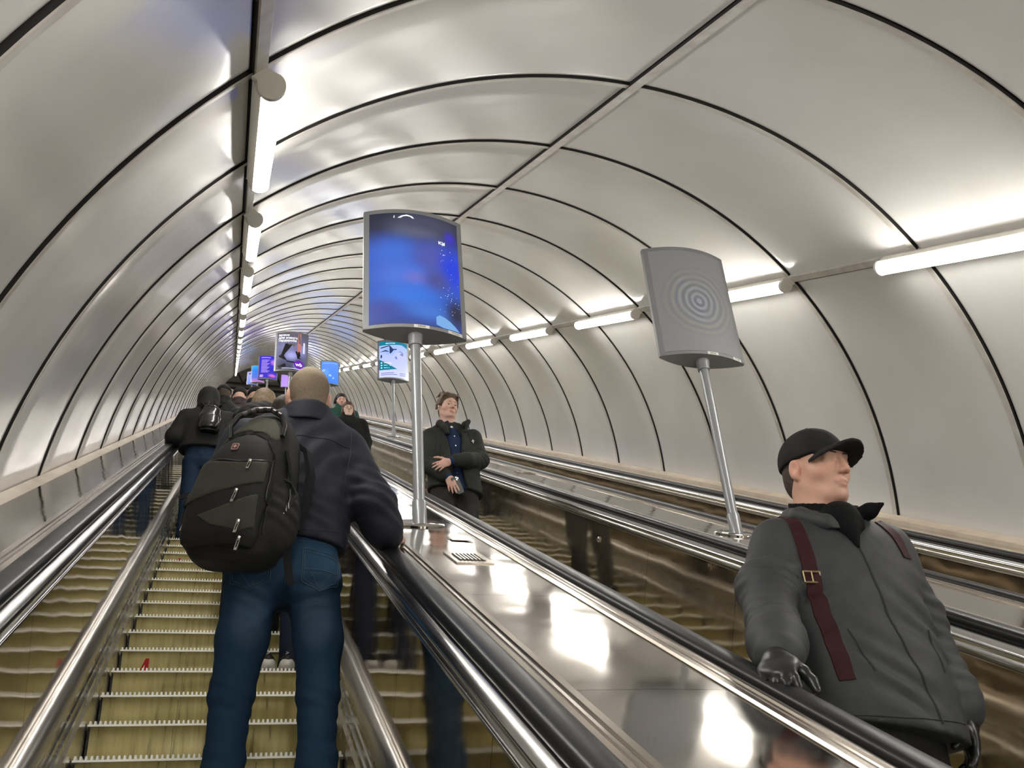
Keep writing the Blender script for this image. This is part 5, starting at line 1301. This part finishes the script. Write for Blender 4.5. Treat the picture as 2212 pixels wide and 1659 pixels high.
    drape_band(bv, [(-.13, 1.46), (-.145, 1.36), (-.155, 1.25), (-.16, 1.18)], .035, 'bag_strap', sg, P, 16, .004, .004); drape_band(bv, [(.13, 1.46), (.145, 1.38), (.15, 1.30)], .035, 'bag_strap', sg, P, 12, .004, .004)
    q = drape(bv, .148, 1.315, .012)
    if q: MB().tube([q + Vector((-.012, 0, 0)), q + Vector((.012, 0, .004))], .004, 6).tube([q + Vector((0, 0, .016)), q + Vector((.003, 0, -.018))], .004, 6).build('pin', M['sole_white'], P)
    tr = cloth('dark_trousers', (.030, .028, .026), .85)
    F = SDF((-.26, -.22, .02), (.26, .22, .98), .014); F.loft([(.82, 0, 0, .16, .11), (.9, 0, 0, .19, .13), (.98, 0, 0, .185, .13)], .03)
    for sx in (1, -1): F.chain([(sx * .10, 0, .88), (sx * .11, 0, .46), (sx * .115, .02, .05)], [.105, .078, .07], .03)
    F.build('trousers', tr, P)
    for sx in (1, -1):
        F = SDF((sx * .115 - .07, -.24, -.005), (sx * .115 + .07, .12, .11), .012); F.ell((sx * .115, -.06, .03), (.05, .145, .035), .01); F.cut((0, 0, 0), (0, 0, -1)); F.build('shoe', M['leather_black'], P)
    # phone in the lower hand
    ph = empty('phone', base + Vector((-.030, -.222, .848))); tag(ph, 'dark phone held in the lowered hand of the young rider', 'phone')
    ph.rotation_euler = (math.radians(8), math.radians(-28), math.radians(12))
    m = MB(); k = 24; out = [(.036 * math.copysign(abs(math.cos(a)) ** .35, math.cos(a)), .074 * math.copysign(abs(math.sin(a)) ** .35, math.sin(a))) for a in [2 * math.pi * i / k for i in range(k)]]
    m.add([(x, -.004, z) for x, z in out] + [(x, .004, z) for x, z in out], [tuple(range(k)), tuple(k + i for i in range(k))[::-1]] + [(i, (i + 1) % k, k + (i + 1) % k, k + i) for i in range(k)]); m.build('case', node_mat('phone_case', (.05, .055, .05), .5), ph)
    MB().box((.004, -.006, .035), (.032, -.004, .068)).build('camera_island', M['leather_black'], ph)
    for dx, dz in ((.011, .061), (.011, .043), (.025, .052)): MB().tube([(dx, -.0085, dz), (dx, -.005, dz)], .006, 12).build('camera_lens', M['zip'], ph)
build_young_man()

# ---------------------------------------------------------------- other riders
def rider(base, label, group, H=1.72, front=False, lean=0.0, coat=(.012, .012, .013), coat_r=.75, hem=.78, trouser=(.012, .012, .014), hair=None, hair_c=((.05, .03, .02), (.13, .08, .05)), hat=None, hat_c=(.012, .012, .013),
          hood=None, skin=(.60, .38, .30), h=.014, wide=1.0, arms=None, head_yaw=0.0, pitch=-.02, collar=True, shoes=True, puff=0.0, coat_amp=.35):
    """a standing rider in a coat; joints scale with height; front=True faces down the slope"""
    P = empty('person', base); tag(P, label, 'person', group)
    k = H / 1.75; sg = -1 if front else 1; yaw = (math.pi if front else 0) + head_yaw; S = .97 * k ** .3
    R = rotm(yaw, pitch, lean); hz = H - .123 * S - .01; hc = np.array((.0, .01 * sg, hz))
    sh = 1.44 * k; nb = (0, -.02 * sg, sh + .07)
    F = SDF((-.40, -.34, .03), (.40, .34, H + .03), h * 1.3, [((-.11, -.14, hz - .15), (.11, .14, H + .03), h * .55)])
    T = add_head(F, hc, R, S, True, nb)
    F.loft([(.9 * k, 0, 0, .13, .09), (1.15 * k, 0, 0, .12, .08), (1.38 * k, 0, 0, .15, .08), (1.48 * k, 0, -.01 * sg, .07, .06)], .03)
    arms = arms or [((-.19, 0, sh - .04), (-.25, -.02 * sg, 1.14 * k), (-.24, .10 * sg, .90 * k)), ((.19, 0, sh - .04), (.25, -.02 * sg, 1.14 * k), (.24, .10 * sg, .90 * k))]
    for a in arms: F.chain(a, [.04, .035, .026], .03)
    for i, a in enumerate(arms):
        y_, z_, x_ = hframe(np.array(a[2]) - np.array(a[1]) + np.array([0, .06 * sg, 0]), ((1 if i else -1), 0, .3)); add_hand(F, a[2], np.stack([x_ if (i == 0) == (not front) else -x_, y_, z_], 1), 1, .95, (.4, .45, .5, .5), .06, (.4, .4), 1.05, .008)
    for q in (-1, 1): F.chain([(q * .09, 0, .90 * k), (q * .10, 0, .46 * k), (q * .105, -.01, .06)], [.065, .045, .032], .03)
    b = F.build('body', M['skin'], P); paint(b.data, skin, SKIN_SPOTS(T))
    if front: add_eyes(P, T, R, S); add_brows(P, T, M['browhair'], S)
    hm = hair_mat('hair', *hair_c, (40, 40, 14), .7)
    if hair:
        F = SDF(hc - .20, hc + .20, h * .6)
        def e(c, r, kk=.01, op='add'): F.ell(T(*c), np.array(r) * S, kk * S, R, op)
        e((0, -.018, .036), (.083, .104, .094)); e((0, -.055, -.03), (.068, .056, .07), .03)
        if hair == 'bob': e((0, -.05, -.04), (.088, .072, .085), .03); e((-.078, .0, -.03), (.022, .05, .06), .02); e((.078, .0, -.03), (.022, .05, .06), .02); e((0, -.02, .07), (.088, .10, .075), .02)
        if hair == 'long': e((0, -.07, -.10), (.085, .055, .13), .03); e((0, -.05, -.03), (.090, .08, .09), .03)
        e((0, .105, -.01), (.062, .055, .062), .012, 'sub'); e((0, .10, -.07), (.08, .09, .08), .01, 'sub')
        F.wob(hc - .25, hc + .25, .004, 50, 9); F.build('hair', hm, P, 0)
    if hat:
        F = SDF(hc - .20, hc + .22, h * .6); F.ell(T(0, -.014, .042), np.array([.092, .110, .098 if hat != 'tall' else .115]) * S, .01, R); F.cut(T(0, 0, .012), R @ np.array([0, -.22, -1]))
        if hat == 'peak': F.ell(T(0, .105, .030), np.array([.068, .06, .010]) * S, .008, R)
        F.wob(hc - .25, hc + .25, .0025, 45, 5); F.build('hat', cloth('knit', hat_c, .9, 240, 40, .5, .3), P)
    cm = cloth('coat', coat, coat_r, 300, 10, coat_amp, .3)
    F = SDF((-.42, -.36, hem - .03), (.42, .36, sh + .16), h * .85)
    w_ = wide
    F.loft([(hem, 0, 0, .225 * w_, .160 * w_), (hem + .2, 0, 0, .215 * w_, .15 * w_), (1.2 * k, 0, 0, .215 * w_, .145 * w_), (1.36 * k, 0, 0, .215 * w_, .13 * w_), (sh, 0, -.005 * sg, .185 * w_, .11), (sh + .06, 0, -.015 * sg, .115, .09), (sh + .10, 0, -.015 * sg, .085, .08)], .03, pw=2.4)
    for a in arms: F.chain([a[0], a[1], np.array(a[1]) * .12 + np.array(a[2]) * .88], [.080 * w_, .068 * w_, .056 * w_], .045)
    F.wob((-.5, -.4, hem), (.5, .4, sh + .1), .005, 17, int(abs(base[1] * 10)) % 50)
    if puff: F.put(lambda X, Y, Z: -puff * np.abs(np.sin(Z * 34 + .5 * np.sin(X * 9))) + 0 * X + 0 * Y, (-.5, -.4, hem), (.5, .4, sh), 0, 'off')
    F.cut((0, 0, hem), (0, 0, -1)); c = F.build('coat', cm, P)
    if collar:
        F = SDF((-.16, -.17, sh), (.16, .17, sh + .20), h * .6); sec = [(sh + .02, 0, -.015 * sg, .125, .105), (sh + .09, 0, -.015 * sg, .095, .090), (sh + .145, 0, -.012 * sg, .090, .090)]
        F.loft(sec, .004); F.loft([(z, x, y, rx - .014, ry - .014) for z, x, y, rx, ry in sec] + [(sh + .3, 0, -.012 * sg, .07, .07)], .002, op='sub'); F.build('collar', cm, c)
    if hood == 'down':
        F = SDF((-.26, -.30, sh - .12), (.26, .18, sh + .24), h * .75)
        F.ell((0, -.125, sh + .035), (.175, .085, .095), .03); F.ell((0, -.15, sh + .015), (.12, .07, .09), .03); F.chain([(-.15, -.04, sh + .06), (-.12, .05, sh + .09)], [.05, .04], .03); F.chain([(.15, -.04, sh + .06), (.12, .05, sh + .09)], [.05, .04], .03)
        F.ell((0, -.05, sh + .14), (.10, .10, .09), .02, op='sub'); F.fold((0, -.18, sh + .03), (.5, 0, 1), .05, 1, .006, .16); F.wob((-.3, -.4, sh - .2), (.3, .3, sh + .3), .006, 26, 3); F.build('hood', cm, c)
    if hood == 'up':
        F = SDF(hc - np.array([.18, .2, .24]), hc + np.array([.18, .2, .2]), h * .7)
        F.ell(T(0, -.018, .030), np.array([.112, .130, .128]) * S, .02, R); F.cone(T(0, -.03, -.02), nb, .10, .12, .04); F.ell(T(0, .10, -.01), np.array([.075, .06, .10]) * S, .01, R, 'sub')
        F.wob(hc - .3, hc + .3, .005, 28, 6); F.build('hood', cm, c)
    F = SDF((-.26, -.22, .03), (.26, .22, hem + .12), h)
    F.loft([(.80 * k, 0, 0, .10, .09), (.87 * k, 0, 0, .18, .13), (max(.98 * k, hem + .1), 0, 0, .175, .125)], .03)
    for q in (-1, 1): F.chain([(q * .095, 0, .87 * k), (q * .105, .01, .46 * k), (q * .11, -.01, .07)], [.098, .074, .068], .03)
    F.wob((-.3, -.3, 0), (.3, .3, 1), .004, 20, 8); F.build('trousers', cloth('trousers', trouser, .8, 300, 12, .3, .25), P)
    if shoes:
        for q in (-1, 1):
            x0 = q * .108; F = SDF((x0 - .07, -.24, -.004), (x0 + .07, .24, .12), h); F.ell((x0, .05 * sg, .035), (.05, .14, .038), .01); F.ell((x0, -.02 * sg, .06), (.042, .06, .05), .02); F.cut((0, 0, 0), (0, 0, -1)); F.build('shoe', M['leather_black'], P)
    return P, T, c, R, S
M['browhair'] = hair_mat('brow_hair', (.03, .02, .015), (.06, .04, .03))
UP, DN = 'riders on the up escalator', 'riders going down'
def stepz(k): return Vector((0, 4.092 + .3464 * k + .17, .754 + .2 * k))

def build_riders():
    # brown-haired rider hidden behind the nearest man; black sneakers with white toes show between his legs
    P, T, c, R, S = rider(Vector((.305, 5.30, 1.354)), 'person with brown hair and black sneakers, mostly hidden behind the nearest rider', UP, 1.69, hair='short', hair_c=((.022, .014, .010), (.05, .032, .022)), trouser=(.010, .016, .035), shoes=False, coat=(.02, .02, .024))
    sm = node_mat('sneaker_black', (.012, .012, .013), .6)
    for q in (-1, 1):
        x0 = q * .048 + .030
        F = SDF((x0 - .06, -.20, -.004), (x0 + .06, .16, .16), .008); F.ell((x0, -.01, .055), (.042, .135, .045), .01); F.ell((x0, .05, .085), (.038, .05, .055), .02); F.cut((0, 0, .028), (0, 0, -1)); s_ = F.build('sneaker', sm, P)
        F = SDF((x0 - .06, -.20, -.004), (x0 + .06, .16, .07), .007); F.ell((x0, -.012, .025), (.047, .142, .034), .01); F.ell((x0, -.10, .035), (.040, .05, .034), .01); F.cut((0, 0, 0), (0, 0, -1)); F.cut((0, 0, .045), (0, .25, 1)); F.build('sole', M['sole_white'], s_)
        MB().tube([(x0 - .012, -.128, .082), (x0 + .004, -.130, .090), (x0 - .008, -.118, .098)], .0022, 5).build('logo', M['sole_white'], s_)
    # hooded black puffer with fair hair
    k = stepz(5); rider(Vector((.205, k.y, k.z)), 'person with fair hair and a black coat, hood folded down, second ahead of the viewer', UP, 1.735, hair='long', hair_c=((.07, .048, .03), (.25, .17, .095)), hood='down', wide=.92, hem=.70, puff=.006, coat=(.011, .011, .012),
          arms=[((-.18, 0, 1.38), (-.235, -.05, 1.13), (-.22, .08, .95)), ((.21, 0, 1.40), (.28, -.02, 1.16), (.26, .10, .95))])
    # rider with the small shiny black rucksack
    k = stepz(14); base = Vector((-.235, k.y, k.z))
    P, T, c, R, S = rider(base, 'person in black hooded jacket and jeans with a shiny rucksack, at the left handrail', UP, 1.70, hood='up', wide=1.08, hem=.98, trouser=(.012, .030, .065), hair=None,
          arms=[((-.20, 0, 1.36), (-.30, -.03, 1.12), (-.33, .14, 1.03)), ((.20, 0, 1.36), (.27, -.02, 1.12), (.24, .10, .92))])
    B = empty('backpack', base + Vector((.035, -.20, 1.27))); tag(B, 'small shiny black leather rucksack on the rider at the left handrail', 'backpack')
    F = SDF((-.14, -.12, -.20), (.14, .12, .20), .010); F.loft([(-.165, 0, 0, .085, .05), (-.13, 0, 0, .105, .075), (0, 0, 0, .105, .075), (.08, 0, .01, .09, .06), (.14, 0, .02, .05, .035)], .02, pw=2.8); F.wob((-.2, -.2, -.3), (.2, .2, .3), .008, 30, 4)
    gl = node_mat('patent_leather', (.010, .010, .010), .18, spec=.6); F.build('bag', gl, B)
    G = SDF((-.12, -.14, -.17), (.12, .0, .02), .009); G.loft([(-.15, 0, -.06, .075, .035), (-.1, 0, -.065, .085, .04), (-.02, 0, -.055, .08, .035), (.0, 0, -.05, .06, .02)], .01, pw=2.6); G.build('front_pocket', gl, B)
    MB().tube([(-.03, -.03, .13), (-.02, -.04, .17), (.02, -.04, .17), (.03, -.03, .13)], .006, 6).build('loop', gl, B)
    for q in (-1, 1): MB().tube([(q * .05, .03, .13), (q * .085, .06, .19), (q * .09, .14, .20)], .016, 8, flat=.4).build('shoulder_strap', gl, B)
    # heads of the crowd farther up
    far = [(17, -.145, 'person in a dark peaked cap, next ahead of the small shiny rucksack', dict(H=1.76, hat='peak', hair='short', hair_c=((.04, .03, .02), (.09, .06, .04)))),
           (10, .245, 'person with ash-brown hair between the fair-haired rider and the peaked cap', dict(H=1.71, hair='long', hair_c=((.07, .05, .04), (.16, .12, .09)), coat=(.05, .045, .04))),
           (16, .20, 'person in a round black knit hat ahead of the fair-haired rider', dict(H=1.76, hat='tall', coat=(.02, .02, .024))),
           (21, .04, 'person in a black beanie, up in the middle of the steps', dict(H=1.74, hat='tall', coat=(.03, .02, .02))),
           (22, .25, 'person with dark hair far up on the right-hand side of the steps', dict(H=1.78, hair='short', coat=(.02, .022, .03))),
           (25, -.18, 'person in a grey coat far up on the left-hand side of the steps', dict(H=1.72, hair='bob', coat=(.09, .085, .08))),
           (28, .08, 'person in a plum jacket far up in the middle of the steps', dict(H=1.75, hat='tall', hat_c=(.03, .015, .03), coat=(.05, .02, .04))),
           (33, .25, 'tiny figure in a tan coat far up the right-hand side', dict(H=1.75, hair='short', coat=(.14, .10, .06))),
           (36, -.18, 'tiny figure in a black hood far up the left-hand side', dict(H=1.73, hood='up')),
           (42, .2, 'tiny figure in a dark blue coat near the top of the up escalator', dict(H=1.75, hair='short', coat=(.012, .02, .05))),
           (50, -.1, 'tiny figure in a pale hat near the top of the up escalator', dict(H=1.72, hat='tall', hat_c=(.3, .28, .25)))]
    for kk, x, lab, kw in far:
        s_ = stepz(kk); rider(Vector((x + .038, s_.y, s_.z)), lab, UP, h=.02 if kk < 24 else .028, **kw)
    # woman in fur and glasses
    P, T, c, R, S = rider(Vector((1.53, 11.77, 5.09)), 'person with short auburn hair, glasses and a black fur coat, going down', DN, 1.655, front=True, hair='bob', hair_c=((.05, .022, .014), (.12, .05, .03)), coat=(.006, .006, .006), coat_r=.95, wide=1.12, hem=.62, skin=(.66, .47, .38), coat_amp=1.0, h=.012, pitch=.0, collar=True)
    gm = node_mat('gilt_wire', (.6, .5, .3), .3, metal=1.0); gls = empty('glasses', P.location); tag(gls, 'thin gilt wire glasses on the rider in the fur coat', 'glasses')
    for q in (-1, 1):
        m = MB(); m.tube([T(q * .033 + .024 * math.cos(a), .098, -.002 + .019 * math.sin(a)) for a in [2 * math.pi * i / 16 for i in range(17)]], .0022, 5); m.build('rim', gm, gls); MB().tube([T(q * .057, .095, .006), T(q * .080, .02, .006)], .0018, 5).build('temple', gm, gls)
    MB().tube([T(-.010, .100, .004), T(.010, .100, .004)], .002, 5).build('bridge', gm, gls)
    # green hoodie and headphones
    P, T, c, R, S = rider(Vector((1.60, 13.14, 5.89)), 'person in a green hooded jacket and black headphones behind the fur coat', DN, 1.78, front=True, hair='short', hair_c=((.010, .008, .007), (.025, .02, .018)), coat=(.010, .055, .040), hood=None, skin=(.62, .36, .29), pitch=-.22, hem=.70, h=.013, wide=1.08)
    hp = empty('headphones', P.location); tag(hp, 'black over-ear headphones on the rider in green', 'headphones')
    MB().tube([T(.098 * math.cos(a), -.01, .0 + .132 * math.sin(a)) for a in [math.pi * i / 16 for i in range(17)]], .010, 7).build('headband', M['leather_black'], hp)
    for q in (-1, 1): MB().tube([T(q * .086, -.008, -.008), T(q * .112, -.008, -.008)], .034, 16).build('ear_cup', M['leather_black'], hp)
    rider(Vector((1.52, 14.9, 6.89)), 'person in a dark cap half hidden behind the nearest rider, going down', DN, 1.74, front=True, hat='peak', hair='short', coat=(.012, .014, .03), h=.018)
build_riders()
